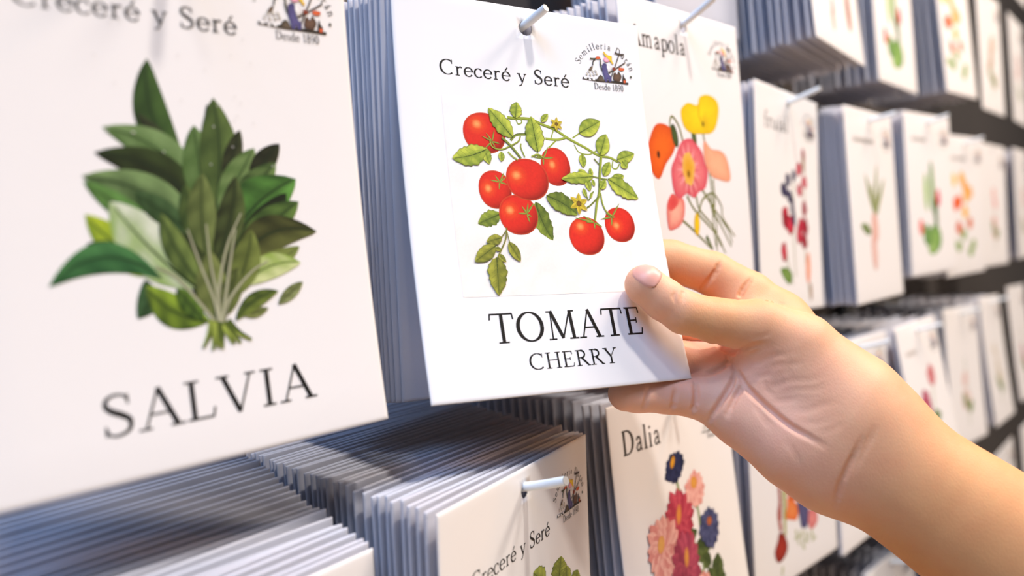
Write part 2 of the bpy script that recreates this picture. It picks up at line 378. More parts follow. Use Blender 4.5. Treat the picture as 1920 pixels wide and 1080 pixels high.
# ------------------------------------------------------------------ printed motifs
EMB_BR, EMB_DK, EMB_OR, EMB_BL = '#5a4a3c', '#2e2620', '#e0673a', '#5d5686'
def emblem(detail=True):
    a = Art(3)
    c = [(38.96,-20.54)]
    c = c[0]
    if detail:
        arc_text(a, 'Semilleria Durán', (39.1, -24.9), 13.6, 11.6, 163, 11, 3.0)
        p = [(32.35,-32.05),(47.91,-31.86)]
        text(a, 'Desde 1890', p[0], p[1], 2.9, '#3a3632')
    else:
        a.stroke(_arc(39.1, -24.9, 13.9, 12.0, 163, 11, 20), .7, '#8a827c'); a.stroke([(32, -31.6), (46, -31.6)], 1.0, '#9a928c')
    # ground, heaps, pots
    a.stroke([(26.63,-27.62),(34.17,-27.96),(41.16,-27.90),(50.94,-27.90)], .9, EMB_DK)
    if detail:
        for q in ([(27.36,-27.45),(28.78,-27.62)], [(29.84,-27.83),(30.90,-27.97)], [(31.83,-27.72),(33.09,-27.82)]): a.stroke(q, .7, '#f4f0ec')
    a.blob([(34.13,-28.28),(34.87,-26.48),(36.08,-25.41),(37.29,-26.07),(37.83,-27.28),(39.66,-28.05),(39.26,-28.34)], '#6b5b48', EMB_DK, 2)
    a.blob([(42.77,-26.79),(43.23,-24.20),(44.25,-23.40),(45.09,-24.33),(46.00,-22.80),(47.18,-24.12),(47.42,-25.37),(46.07,-27.41),(44.21,-27.28)], '#6e5240', '#4a3428', 2)
    a.blob([(47.75,-27.57),(48.44,-23.67),(48.95,-25.21),(49.69,-26.10),(49.53,-27.55)], '#4a3a2c', EMB_DK, 2)
    a.blob([(48.35,-26.55),(49.64,-26.58),(49.43,-27.79),(48.37,-27.83)], EMB_OR, '#c8502c', 2, sm=0)
    a.ell([(52.63,-24.68)][0], .55, .55, '#4d5038', '#3a3c2c', n=10, rings=2)
    # crops under the can
    for x, y in ((300, 690), (350, 700), (400, 700), (440, 690), (330, 650), (380, 650), (425, 650)):
        q = [[(28.98,-25.67)], [(30.76,-25.80)], [(32.59,-25.61)], [(34.09,-25.14)], [(30.19,-24.30)], [(32.02,-24.11)], [(33.67,-23.93)]][((300, 690), (350, 700), (400, 700), (440, 690), (330, 650), (380, 650), (425, 650)).index((x, y))][0]
        a.ell(q, .42, .62, '#f0ead8', '#4e4436', n=9, rings=2, rot=x*.01)
    a.blob([(30.07,-23.69),(31.51,-21.97),(32.41,-22.03),(31.73,-23.36),(30.95,-23.91)], '#7a6450', '#4a3a2c', 2)
    # hose / watering can
    a.stroke([(31.30,-18.41),(33.31,-18.34),(35.16,-17.97),(36.61,-18.12),(36.54,-20.80),(37.21,-23.25)], .62, '#4c4a30')
    a.stroke([(34.03,-18.41),(32.82,-19.64),(32.47,-21.40)], .5, EMB_DK)
    a.blob([(34.24,-18.08),(34.87,-17.16),(36.35,-17.05),(36.71,-17.89),(35.31,-18.36)], EMB_OR, '#b84c28', 2)
    # rake, spade, trowel
    a.stroke([(44.77,-14.35),(47.36,-14.78),(49.84,-14.63)], .75, '#4d4036'); a.stroke([(47.18,-14.71),(44.79,-19.91),(41.74,-25.94)], .5, '#4d4036')
    a.stroke([(50.25,-18.20),(45.61,-21.09),(40.44,-24.17)], .5, '#4d4036'); a.blob([(46.15,-21.36),(47.52,-20.89),(49.30,-21.18),(48.71,-22.20),(46.61,-22.33)], EMB_OR, '#c2552e', 2)
    a.blob([(42.77,-21.40),(44.09,-21.26),(44.77,-21.98),(43.95,-22.70),(43.02,-22.64)], '#8a3c24', '#6a2c1c', 2)
    # gardener in blue overalls and straw hat
    a.blob([(36.82,-19.83),(37.64,-18.95),(38.96,-20.54),(40.83,-20.34),(42.58,-21.42),(41.70,-22.78),(40.51,-23.54),(40.33,-21.66),(38.96,-20.54),(37.44,-21.02)], '#fbf7f4', '#d8d0cc', 2)
    a.blob([(37.70,-20.21),(39.75,-19.98),(39.89,-22.34),(40.41,-24.49),(41.93,-25.92),(41.54,-27.86),(40.41,-27.97),(40.02,-26.43),(39.29,-28.08),(38.19,-28.03),(37.88,-25.70),(37.21,-23.25)], EMB_BL, '#453f6c', 3)
    a.blob([(38.49,-17.76),(39.31,-16.87),(40.80,-16.86),(41.61,-18.04),(40.97,-18.90),(39.64,-19.20),(38.76,-18.83)], '#f5b8c8', '#e08ca4', 2)
    a.blob([(38.73,-14.42),(40.53,-15.79),(42.36,-16.05),(43.01,-16.30),(42.90,-18.21),(43.60,-19.40),(43.04,-19.85),(41.42,-18.06),(39.70,-16.67),(38.70,-15.53)], '#f6d238', '#d8a824', 3)
    return a
def motto(a):
    text(a, 'Creceré y Seré', (-40.6, -32.6), (19.4, -32.6), 6.2, bold=1.2)
def tomato_art():
    a = Art(5, .26)
    a.rect(-40.6, -41, 40.5, -121.8, '#f1e8df', 16, '#f1edea')
    GL, GD = '#b9c247', '#5e7426'
    L = lambda e, w, **k: a.leaf(e, w, **k)
    # behind the fruit
    L([(-3.44,-83.56),(2.36,-99.69)], 31, c1='#8b9a35', c2='#34481a', serr=.25, bend=-.05); L([(-20.04,-88.86),(-30.58,-93.06)], 24, c1='#98a53a', c2='#3f5520', serr=.3)
    a.stroke([(-12.22,-48.34),(-9.22,-48.48),(-2.05,-48.27),(3.98,-50.17),(10.10,-52.10),(16.64,-55.72),(23.90,-58.89),(30.72,-62.14),(36.30,-62.83),(40.63,-64.68)], 5.2, '#9aa638', 4.6, edge='#4d5a1c')
    a.stroke([(4.84,-56.23),(10.65,-56.34),(15.37,-55.08)], 4.2, '#a2ad40', edge='#55621f'); a.stroke([(-4.34,-54.96),(-8.98,-55.59),(-11.77,-58.07)], 4, '#7c8a30', edge='#3f4a18')
    a.stroke([(9.78,-56.87),(5.93,-60.17)], 2.6, '#93a03a'); a.stroke([(9.64,-51.42),(7.63,-55.82)], 2, '#93a03a')
    a.stroke([(18.35,-55.13),(22.54,-52.45)], 2.4, '#93a03a'); a.stroke([(18.80,-57.98),(20.83,-61.23),(25.71,-61.93),(29.89,-60.00)], 2, '#93a03a')
    a.stroke([(-6.13,-48.11),(-5.72,-49.94),(-7.44,-50.76),(-8.26,-48.97)], 2, '#8e9c3a'); a.stroke([(37.81,-64.22),(37.07,-67.20),(39.30,-67.69),(41.23,-65.29)], 2.4, '#8e9c3a')
    for c, rx, ry, hl in (([(-23.31,-55.67)], 189, 193, (-.32, .42)), ([(8.31,-68.14)], 143, 187, (-.22, .1)), ([(-21.16,-78.93)], 146, 178, (-.42, .05)), ([(36.76,-92.72)], 155, 173, (-.25, -.05))):
        a.tomato(c[0], rx*.0505, ry*.0447, hl)
    a.tomato([(-12.00,-89.09)][0], 176*.0505, 187*.0447, (-.42, .22)); a.tomato([(-5.85,-74.22)][0], 198*.0505, 200*.0447, (-.5, .18))
    a.tomato([(19.10,-97.72)][0], 173*.0505, 184*.0447, (-.3, .5))
    # calyxes and fruit stalks
    def star(c, tips, w=2.6):
        for t in tips: a.leaf([c, t], w, c1='#a9b048', c2='#55601f', vein=None, fat=.35, n=6, outline='#4a541c')
    star([(-18.83,-75.84)][0], [(-23.09,-75.10),(-20.66,-72.99),(-15.59,-73.46),(-19.47,-79.01),(-15.50,-76.62),(-16.23,-71.45)]); star([(2.72,-64.80)][0], [(-2.91,-64.39),(5.75,-59.47),(7.77,-64.30),(2.58,-67.84),(-0.75,-63.58)], 3)
    star([(-8.21,-88.66)][0], [(-12.17,-88.50),(-10.23,-85.31),(-7.02,-83.87),(-4.27,-84.03),(-7.27,-92.49),(-6.11,-89.76)], 3); star([(23.77,-91.91)][0], [(14.36,-89.92),(18.29,-88.92),(27.58,-93.77),(23.55,-94.74),(19.44,-91.72)], 3.2)
    star([(33.11,-89.41)][0], [(27.06,-90.45),(32.37,-93.48),(38.21,-83.03),(34.81,-89.38),(30.07,-87.54)], 3)
    star([(-20.27,-58.96)][0], [(-24.90,-56.99),(-22.81,-55.50),(-18.74,-53.86),(-16.92,-59.66),(-24.03,-62.35),(-19.10,-61.61)], 2.4)
    a.stroke([(-21.39,-58.12),(-20.52,-61.24),(-16.70,-62.16),(-12.56,-60.55),(-8.27,-58.22),(-6.99,-55.82)], 2.4, '#9aa53c', edge='#55601f')
    a.stroke([(-15.64,-57.08),(-12.03,-60.29),(-7.86,-65.34)], 4.4, '#83903a', 4, edge='#38441a'); a.stroke([(-7.11,-59.07),(-7.33,-60.93),(-6.02,-64.79)], 2.2, '#8c983a'); a.stroke([(-13.57,-62.89),(-11.56,-64.84),(-9.46,-66.11)], 2.4, '#a0aa44')
    a.stroke([(-2.91,-64.39),(0.32,-63.29),(2.75,-64.56)], 2.6, '#a0aa44', edge='#55601f')
    a.stroke([(31.78,-62.58),(29.94,-70.43),(28.56,-78.20),(26.45,-83.29),(24.17,-91.18)], 5.4, '#98a43a', 4, edge='#4d5a1c')
    a.stroke([(29.00,-78.93),(29.32,-83.72),(30.71,-87.05),(33.20,-88.92)], 3, '#98a43a', edge='#4d5a1c'); a.stroke([(27.92,-80.40),(23.44,-84.09),(21.01,-85.57)], 2.4, '#6d7a2c')
    a.stroke([(27.96,-63.74),(30.39,-66.29)], 2.2, '#6d7a2c'); a.stroke([(21.61,-78.42),(22.38,-82.20),(25.48,-78.30)], 2, '#6d7a2c'); a.stroke([(25.97,-71.56),(30.32,-72.35),(33.65,-72.71)], 2, '#7a8832')
    # leaves in front
    L([(-10.62,-56.75),(-20.68,-44.99)], 29, serr=.28); L([(-8.59,-48.30),(-7.21,-41.36)], 21, serr=.3); L([(0.43,-62.35),(-1.14,-47.03)], 33, serr=.25)
    L([(-24.41,-61.47),(-22.56,-68.57)], 17, serr=.2); L([(-23.33,-62.53),(-38.55,-66.92)], 32, serr=.25, bend=.05); L([(-16.56,-63.06),(-17.05,-67.22)], 11)
    L([(3.58,-49.02),(7.26,-45.33)], 11); L([(21.95,-52.73),(33.38,-46.57)], 30); L([(31.32,-61.87),(35.78,-52.30)], 28); L([(39.92,-63.63),(49.79,-60.38)], 22); L([(42.47,-63.99),(44.89,-67.24)], 18)
    L([(21.95,-61.89),(22.08,-67.98)], 14); L([(31.76,-71.09),(36.01,-64.80)], 17); L([(23.12,-72.16),(19.22,-68.88)], 14); L([(22.77,-72.65),(23.83,-78.25)], 13); L([(25.49,-71.82),(25.31,-67.83)], 9)
    L([(26.49,-71.78),(10.23,-73.37)], 20, serr=.3); L([(25.75,-73.01),(26.27,-76.12)], 7); L([(35.21,-73.63),(42.59,-70.65)], 17); L([(33.69,-72.47),(48.58,-80.95)], 29, serr=.3); L([(29.29,-77.12),(32.47,-73.00)], 14)
    L([(20.46,-77.03),(21.47,-81.04)], 8); L([(23.36,-81.23),(24.78,-78.56)], 5)
    L([(1.82,-80.89),(15.89,-88.72)], 32, c1='#8b9a35', c2='#3a4f1e', serr=.2, bend=.06)
    for c, r in (([(10.83,-49.53)], 2.9), ([(17.21,-83.90)], 4.4)):
        for k in range(6):
            an = k*1.047+.4; a.leaf([c[0], (c[0][0]+r*1.1*math.cos(an), c[0][1]+r*1.1*math.sin(an))], r*2.2, '#dcc23a', '#a08a22', vein=None, fat=.35, n=5, outline='#8a7a1e')
        a.ell(c[0], r*.3, r*.3, '#7a5a20', '#5c4418', n=8, rings=2)
    # hanging sprig
    O1, O2 = '#a3a13c', '#585e22'
    a.stroke([(-18.42,-94.61),(-19.61,-99.48),(-23.68,-106.02),(-24.85,-109.04)], 2.2, '#75752e'); a.stroke([(-18.55,-95.50),(-21.40,-98.60),(-24.70,-101.66)], 1.6, '#75752e'); a.stroke([(-18.43,-96.38),(-17.81,-100.36),(-16.27,-103.01)], 1.6, '#75752e')
    for e, w in (([(-20.92,-98.60),(-28.06,-100.35)], 18), ([(-24.26,-101.88),(-34.02,-108.06)], 25), ([(-18.29,-100.36),(-14.16,-108.22)], 19), ([(-23.55,-105.15),(-20.62,-108.45)], 10), ([(-24.66,-102.97),(-22.07,-103.20)], 8)): a.leaf(e, w*.9, O1, O2, serr=.12)
    a.leaf([(-24.46,-106.45),(-25.84,-121.44)], 31, O1, O2, serr=.28, fat=.4)
    return a
def sage_art():
    a = Art(9)
    K_, D, Md, Lt, Yl, Ol, Pale = '#171a10', '#223619', '#415c2a', '#76905a', '#a8b92e', '#6a7436', '#cfd4bf'
    def lf(e, w, c1, c2, bend=0, fat=.5, vein='#20301a'): a.leaf(e, w*.72, c1, c2, bend=bend, fat=fat, vein=vein, side=False, n=16, outline=None)
    a.blob([(-7.67,-76.30),(0.43,-71.49),(7.92,-76.13),(16.11,-77.68),(18.07,-90.95),(14.59,-105.68),(5.83,-119.50),(-1.00,-112.40),(-6.26,-97.93)], '#3a4424', '#2a3218', 3)
    lf([(0.25,-76.21),(-8.21,-42.82)], 14, Md, D, .12); lf([(-0.51,-73.08),(-12.45,-58.56)], 6, '#3a4028', K_); lf([(3.03,-84.12),(-21.92,-62.98)], 15, Lt, Md, -.15); lf([(4.09,-88.92),(-24.63,-70.09)], 15, '#33401f', K_, -.15)
    lf([(2.58,-95.24),(-28.30,-76.53)], 16, Lt, D, -.12); lf([(-9.47,-93.16),(-28.05,-77.96)], 9, '#5f8a44', Md); lf([(-4.70,-104.25),(-28.57,-86.89)], 15, Yl, '#6f8a2a', .1); lf([(-17.39,-99.42),(-29.14,-94.94)], 4, '#2c3320', K_, -.1)
    lf([(-0.94,-109.26),(-21.94,-83.51)], 21, Pale, '#7a9c3c', .04); lf([(-1.76,-91.90),(-15.41,-80.88)], 10, '#405a34', D)
    lf([(-10.57,-105.65),(-39.13,-105.61)], 12, '#477a44', '#1e4426', -.24); lf([(-14.94,-105.61),(-18.17,-116.41)], 9, '#3c5a36', D, .18); lf([(1.64,-119.33),(-15.15,-107.40)], 13, '#86a032', D, .12)
    lf([(4.27,-87.33),(7.85,-54.66)], 10, '#33381f', K_, -.08); lf([(4.27,-87.33),(3.37,-61.13)], 14, '#66804a', Md); lf([(7.01,-87.39),(10.00,-52.57)], 17, '#5c7038', '#2e3f1e', -.05); lf([(10.86,-79.34),(17.44,-61.83)], 8, '#3c4226', K_)
    lf([(8.32,-87.42),(21.56,-67.29)], 13, '#7d945a', Md); lf([(19.04,-79.33),(30.20,-65.61)], 10, '#30331f', K_, .04); lf([(10.61,-89.09),(28.27,-71.64)], 13, '#6b8448', D)
    lf([(9.50,-98.80),(34.77,-76.87)], 22, '#5f9440', '#1c3216', .1); lf([(10.23,-99.66),(30.87,-81.37)], 13, '#23301a', K_, -.05); lf([(11.61,-102.19),(34.89,-84.17)], 15, '#63803c', D, .03)
    lf([(10.19,-106.98),(40.28,-94.13)], 16, '#5a5e30', K_, .2); lf([(16.70,-102.52),(33.52,-98.73)], 8, '#7d8a48', Ol, -.1); lf([(13.24,-109.69),(33.24,-103.93)], 11, '#c8cf94', '#7d9a32', .12); lf([(23.81,-116.52),(33.20,-110.18)], 5.5, '#8c9460', '#4a5028'); lf([(10.43,-117.27),(20.47,-117.35)], 4.5, '#7c8448', '#4a5028', -.1)
    # inner sprays, dark gaps and stalks
    for e, w, c1, c2, b in (([(4.43,-100.12),(-1.09,-78.58)], 11, '#556632', D, .05), ([(2.83,-100.03),(4.45,-75.37)], 12, '#6f7c44', '#3a4622', .03), ([(5.85,-101.82),(14.58,-76.05)], 12, '#4f5c30', K_, -.05), ([(0.93,-109.42),(-8.81,-87.04)], 10, '#6e8040', D, .05),
                             ([(8.58,-113.34),(17.87,-92.61)], 13, '#74803e', '#424c22', -.06), ([(3.65,-120.05),(4.13,-98.51)], 13, '#7a8448', '#48522a', .02), ([(7.17,-118.04),(12.25,-103.87)], 9, '#66703a', '#343c1c', .03), ([(9.42,-119.92),(24.36,-112.34)], 7, '#6c7a34', D, .1), ([(-0.20,-118.80),(-6.74,-108.75)], 8, '#5d7a2c', D, 0)):
        lf(e, w, c1, c2, b)
    for e in ([(4.67,-120.97),(3.72,-112.86),(0.60,-101.48),(-1.76,-91.90)], [(4.99,-121.01),(5.71,-109.84),(9.68,-97.19),(15.01,-87.56)], [(5.27,-121.36),(8.58,-113.34),(16.30,-105.80),(21.94,-102.85)], [(4.31,-121.25),(0.27,-114.90),(-6.39,-105.68),(-11.95,-102.19)], [(4.79,-121.30),(5.00,-112.99),(4.06,-103.30),(3.92,-90.51)], [(5.11,-121.34),(7.99,-110.04),(10.47,-100.48),(12.75,-92.43)]):
        a.stroke(e, 1.3, '#a9a88a', .5, edge='#565a3a')
    for e in ([(2.63,-119.13),(1.19,-122.93),(-1.20,-126.87)], [(3.54,-119.56),(2.68,-123.91),(1.53,-127.89)], [(4.79,-120.02),(4.59,-124.16),(4.43,-127.98)], [(5.75,-120.14),(7.18,-124.50),(8.20,-126.90)], [(6.76,-119.93),(9.80,-123.54),(13.69,-126.34)], [(4.14,-119.95),(3.63,-124.04),(3.19,-127.49)], [(6.20,-120.51),(8.24,-123.99),(10.21,-126.85)]):
        a.stroke(e, 2.6, '#4c5a24', .8, edge='#a8b850')
    for k in range(26):
        x, y = a.r.uniform(-24, 30), a.r.uniform(-30, -75); a.ell((x, y), .25, .25, '#cfcac4', '#d8d4ce', n=6, rings=1)
    return a
def poppy_art():
    a = Art(11)
    for e in ([(11.27,-65.32),(13.64,-79.28),(15.47,-91.49),(16.33,-104.73),(18.42,-116.16),(17.20,-132.31)], [(-10.12,-100.90),(-3.53,-108.25),(9.27,-116.86),(19.23,-123.82),(26.35,-133.76)], [(-0.82,-100.91),(1.62,-108.32),(14.52,-117.96),(22.17,-129.69)], [(5.77,-97.20),(17.62,-108.54),(30.98,-120.38),(34.73,-128.33)], [(0.51,-110.15),(5.87,-102.79),(17.05,-99.52),(25.28,-106.72),(26.22,-113.47),(38.17,-124.55)],
              [(-16.74,-113.45),(-6.68,-119.17),(4.51,-126.05),(12.79,-131.14)], [(18.20,-91.45),(18.15,-104.74),(15.03,-114.18),(16.66,-129.43)], [(13.24,-100.93),(15.55,-110.40),(22.10,-116.26),(33.51,-130.23)], [(-10.06,-71.04),(-12.99,-63.10),(-18.77,-58.58),(-21.45,-62.75),(-19.88,-66.20)]):
        a.stroke(e, 1.5, '#76783c', 1.0)
    a.stroke([(6.63,-123.34),(12.85,-130.67)], 3, '#5d6a30', 1)
    a.blob([(-35.96,-64.97),(-28.05,-63.00),(-20.56,-65.35),(-16.95,-71.38),(-19.94,-77.74),(-27.94,-84.19),(-35.20,-92.18),(-42.03,-87.14),(-43.59,-76.94)], '#ec6a1e', '#d8501a', 4); a.ell([(-34.20,-79.33)][0], 1.3, 2.0, '#2c1c12', '#5c2c14', n=10, rings=2)
    a.blob([(11.46,-69.99),(18.87,-74.36),(28.00,-74.95),(35.03,-78.56),(38.27,-89.21),(34.86,-92.68),(23.72,-91.37),(16.65,-89.58),(10.68,-81.25)], '#f0b48c', '#e89a78', 4)
    a.ell([(-17.53,-68.73)][0], 3.0, 6.4, '#4d5a2c', '#33401e', .25); a.ell([(1.66,-69.09)][0], 2.3, 5.2, '#54622e', '#3a4622', .15)
    a.blob([(-9.63,-54.77),(-1.93,-50.07),(7.37,-50.69),(10.76,-45.75),(19.96,-43.80),(28.75,-46.08),(30.65,-51.70),(26.46,-60.63),(20.24,-65.29),(9.35,-66.36),(-1.02,-66.48),(-8.02,-62.79)], '#f2d21c', '#e8bc14', 5, light=('#c8921a', 3, -4, 6)); a.stroke([(9.28,-49.61),(8.27,-56.19),(11.91,-61.08)], .8, '#d0a012'); a.ell([(11.96,-60.79)][0], 1.4, 1.6, '#5c4a14', '#a8841a', n=9, rings=2)
    a.blob([(-30.13,-106.13),(-24.60,-99.99),(-20.05,-101.78),(-13.67,-102.70),(-13.48,-109.91),(-17.91,-116.12),(-25.46,-118.56),(-30.06,-117.54)], '#f2b49c', '#e06a64', 4); a.blob([(-30.07,-105.69),(-24.55,-99.55),(-18.56,-102.67),(-20.65,-106.23),(-26.57,-108.81)], '#dc4a48', '#e2645c', 3)
    a.blob([(-10.06,-71.04),(-2.32,-69.57),(3.26,-72.24),(8.71,-76.65),(10.55,-82.19),(13.31,-87.75),(9.43,-96.25),(2.09,-98.60),(-2.66,-101.83),(-9.93,-99.54),(-16.88,-102.23),(-22.10,-99.10),(-23.52,-92.02),(-23.14,-85.82),(-18.71,-80.37),(-14.70,-74.85)], '#ec8a88', '#d8505e', 6)
    for k in range(22):
        t = 2*math.pi*k/22; c = [(-6.66,-86.78)][0]; a.stroke([(c[0]+5*math.cos(t), c[1]+7*math.sin(t)), (c[0]+11*math.cos(t), c[1]+15*math.sin(t))], .9, '#f3b0b0' if k % 2 else '#cf4657', .3)
    a.ell([(-6.57,-86.15)][0], 6.2, 9.2, '#e0a024', '#ecb85c', wob=.12); a.ell([(-6.95,-88.88)][0], 1.6, 2.2, '#6a4a14', '#b88020', n=9, rings=2)
    a.ell([(-2.22,-116.36)][0], 2.8, 6.2, '#f0c81e', '#dcae14', -.1)
    return a
def dahlia_art():
    a = Art(13)
    for e in ([(-4.44,-45.29),(-3.41,-51.39),(-1.53,-58.56)], [(11.59,-60.98),(13.40,-67.45),(13.78,-76.15)], [(-23.41,-85.27),(-23.23,-92.52),(-23.69,-100.35)], [(8.74,-98.54),(9.37,-105.51)], [(5.25,-83.12),(11.94,-96.14),(6.09,-111.16)]): a.stroke(e, 2.2, '#9aa878', 2, edge='#6c7c4c')
    for e, w in (([(-7.26,-81.16),(9.99,-77.67)], 9), ([(8.36,-84.02),(15.55,-95.53)], 12), ([(5.42,-85.70),(24.44,-88.66)], 9), ([(12.79,-92.99),(19.94,-98.60)], 9), ([(23.74,-110.17),(28.08,-94.97)], 13), ([(16.60,-110.42),(17.88,-99.69)], 11), ([(17.07,-114.85),(33.46,-108.05)], 10)): a.leaf(e, w, '#5d6a3a', '#2c3a1c', serr=.3)
    a.flower([(-4.99,-40.56)][0], 10.5, 13, '#33375a', '#232644', None, layers=2, squash=.75, rot=.5); a.ell([(-6.35,-37.33)][0], 3.6, 1.9, '#e0a02c', '#b87c1e', 1.0, n=10)
    a.flower([(12.66,-56.51)][0], 10.5, 14, '#f4c0b4', '#e09a90', None, layers=3); a.ell([(11.98,-52.21)][0], 3.4, 3.4, '#e0a04a', '#d89040', n=10)
    a.flower([(-5.74,-68.32)][0], 14, 16, '#c8505e', '#a83448', None, layers=3, squash=1.3); a.ell([(-6.50,-64.80)][0], 2.6, 5.6, '#d88a3c', '#c86a4c', -.3, n=10)
    a.flower([(22.38,-79.80)][0], 11.5, 14, '#565a80', '#3c4064', None, layers=3); a.ell([(22.84,-76.00)][0], 3, 2.6, '#b8683c', '#8c4c3c', n=10)
    a.flower([(-24.09,-77.45)][0], 15.5, 17, '#f2bcae', '#d88c84', None, layers=4, squash=1.1); a.ell([(-26.44,-74.76)][0], 3.2, 4.6, '#e2aa5c', '#dc9a5c', -.4, n=10)
    a.flower([(-5.13,-91.72)][0], 14.5, 16, '#bc5064', '#983a50', None, layers=3, squash=1.25); a.ell([(-4.90,-87.65)][0], 2.4, 5.4, '#dc9a44', '#c06a4c', -.2, n=10)
    a.flower([(7.64,-111.68)][0], 13, 14, '#f0b4a4', '#d48a80', '#e0a65c', layers=3)
    return a
def bouquet_art():
    a = Art(15)
    a.stroke([(-23.52,-90.60),(-23.17,-102.79),(-25.61,-111.00),(-23.59,-122.89)], 3.2, '#b0402c', 3.6, edge='#7c2418')
    for k in range(9): a.ell(([(-22.67,-93.24)][0][0]+.4*(k % 2), [(-22.67,-93.24)][0][1]-2.6*k), 1.4, 1.3, '#b4442c', '#8c2c1c', n=8, rings=2)
    a.stroke([(-16.83,-96.35),(-17.41,-110.03),(-18.37,-127.69)], 5.5, '#b0aa62', 3, edge='#8c8c4c')
    a.blob([(-12.59,-103.17),(-4.61,-106.94),(1.53,-113.58),(-0.96,-121.23),(-9.24,-119.29),(-16.38,-116.03),(-14.05,-109.32)], '#e88a4c', '#dc6428', 3)
    a.blob([(16.73,-119.44),(27.31,-122.35),(29.32,-129.83),(24.34,-133.58),(17.13,-133.19),(14.32,-125.57)], '#e08a84', '#d06c6c', 3)
    a.blob([(1.19,-108.48),(15.67,-112.35),(15.52,-122.51),(12.96,-130.27),(5.18,-128.85),(2.55,-120.55)], '#5a567c', '#454268', 3); a.blob([(-13.61,-89.02),(3.63,-93.27),(5.56,-107.97),(-10.98,-103.60)], '#d8763c', '#c05030', 3); a.blob([(10.41,-94.94),(27.70,-100.92),(31.77,-114.91),(17.49,-111.98)], '#b05a7c', '#7c4068', 3)
    a.blob([(-31.73,-140.55),(-33.50,-134.37),(-28.96,-128.54),(-26.09,-123.77),(-20.59,-125.40),(-15.64,-133.42),(-17.07,-139.54),(-23.95,-143.06),(-28.75,-142.72)], '#a82c1e', '#7c1a12', 4)
    for e in ([(-3.35,-128.03),(-0.75,-136.31)], [(4.17,-130.24),(5.66,-141.62)], [(10.05,-132.81),(12.67,-142.08)], [(18.80,-134.54),(21.65,-142.25)], [(-23.55,-147.25),(-24.94,-153.30)]): a.stroke(e, 2.4, '#b4b886', 1.4)
    for x in range(9): p = [(-3.92,-133.68),(1.24,-133.56),(5.66,-141.62),(9.39,-139.39),(14.89,-137.65),(19.89,-141.72),(23.59,-141.11),(-0.08,-138.18),(7.20,-143.79)][x]; a.ell(p, 1.3, 1.5, '#aab07c', '#c0c49c', n=8, rings=2)
    return a
def sweetpea_art():
    a = Art(17)
    for e in ([(29.00,-42.34),(25.41,-82.09),(23.97,-117.98),(29.69,-150.50)], [(6.20,-61.97),(2.48,-100.52),(3.12,-135.39)], [(-14.21,-111.10),(-9.54,-128.21),(-2.05,-140.46)]): a.stroke(e, 2.2, '#a8a68c', 1.6)
    R1, R2, N1, N2 = '#d0364c', '#98202e', '#3c3658', '#2a2440'
    for p, c1, c2, rx, ry in zip([(26.42,-44.38),(16.99,-54.99),(27.12,-64.05),(16.96,-70.94),(-5.27,-64.52),(-12.51,-71.84),(-3.24,-76.46),(6.35,-60.21),(1.96,-83.13),(25.23,-83.89),(-12.10,-90.59),(-3.94,-97.20),(16.77,-96.66),(26.16,-98.22),(22.57,-109.03),(13.66,-103.82),(-16.94,-116.21),(-12.44,-94.01),(3.38,-91.78)],
            (R2, R1, R1, R1, N1, N1, N1, N1, N1, R2, R1, R1, R1, R2, R2, R1, R1, R2, N1), (R2, R2, R2, R2, N2, N2, N2, N2, N2, R2, R2, R2, R2, R2, R2, R2, R2, R2, N2),
            (3, 4.5, 4, 4, 4, 5, 4, 3.5, 3, 4, 5, 6, 4.5, 4.5, 5, 5, 4.5, 4.5, 3), (6, 5, 5, 5, 5, 5, 5, 4.5, 6, 6, 7, 7, 6, 7, 6, 7, 7, 6, 6)):
        a.ell(p, rx*1.15, ry, c1, c2, wob=.15, n=12, rings=3)
    a.blob([(-24.76,-128.82),(-11.74,-128.18),(-3.46,-133.50),(-8.74,-140.25),(-19.14,-135.69)], '#7d9a4c', '#5c7c34', 3); a.ell([(28.51,-128.80)][0], 4.5, 12, '#f0a884', '#e88c6c', -.1); a.ell([(31.64,-146.96)][0], 2.6, 7, '#b08c6c', '#8c6c4c')
    a.ell([(25.97,-49.79)][0], 2.5, 7, '#a88c5c', '#8c5c4c')
    return a
def onion_art():
    a = Art(19)
    for e, w in (([(-2.67,-88.68),(-21.02,-53.07)], 7), ([(-2.67,-88.68),(10.39,-43.92)], 7), ([(-2.67,-88.68),(27.59,-55.67)], 7), ([(-4.75,-84.64),(-8.26,-60.65)], 6), ([(0.32,-88.70),(14.08,-68.32)], 6)): a.leaf(e, w, '#a0a670', '#7a8450', vein=None, outline=None)
    a.leaf([(-14.64,-102.49),(-38.80,-96.11)], 9, '#8c9c64', '#6c7c4c'); a.ell([(-4.93,-98.70)][0], 8, 13, '#e8bcae', '#d8a090'); a.ell([(-10.61,-118.58)][0], 7, 16, '#e8c0b4', '#dcaca0'); a.stroke([(-12.40,-126.49),(-13.02,-134.44)], 1.6, '#d8a898')
    return a
def cactus_art():
    a = Art(21)
    a.ell([(2.04,-73.18)][0], 5.5, 27, '#8ab05c', '#5c8048'); a.ell([(-13.95,-77.95)][0], 5, 19, '#a8c86c', '#84ac4c'); a.ell([(8.30,-102.13)][0], 5, 18, '#5c8048', '#3c5c3c'); a.ell([(3.64,-124.92)][0], 16, 14, '#8cb05c', '#648c48'); a.ell([(-17.24,-120.51)][0], 9, 11, '#7ca058', '#5c8444'); a.ell([(-3.96,-134.20)][0], 12, 7, '#9cbc6c', '#7ca054')
    a.ell([(16.08,-84.07)][0], 5.5, 9, '#e0485c', '#c83850', wob=.1); a.ell([(-30.99,-112.50)][0], 5, 8, '#ec6450', '#d84c44', wob=.1)
    return a
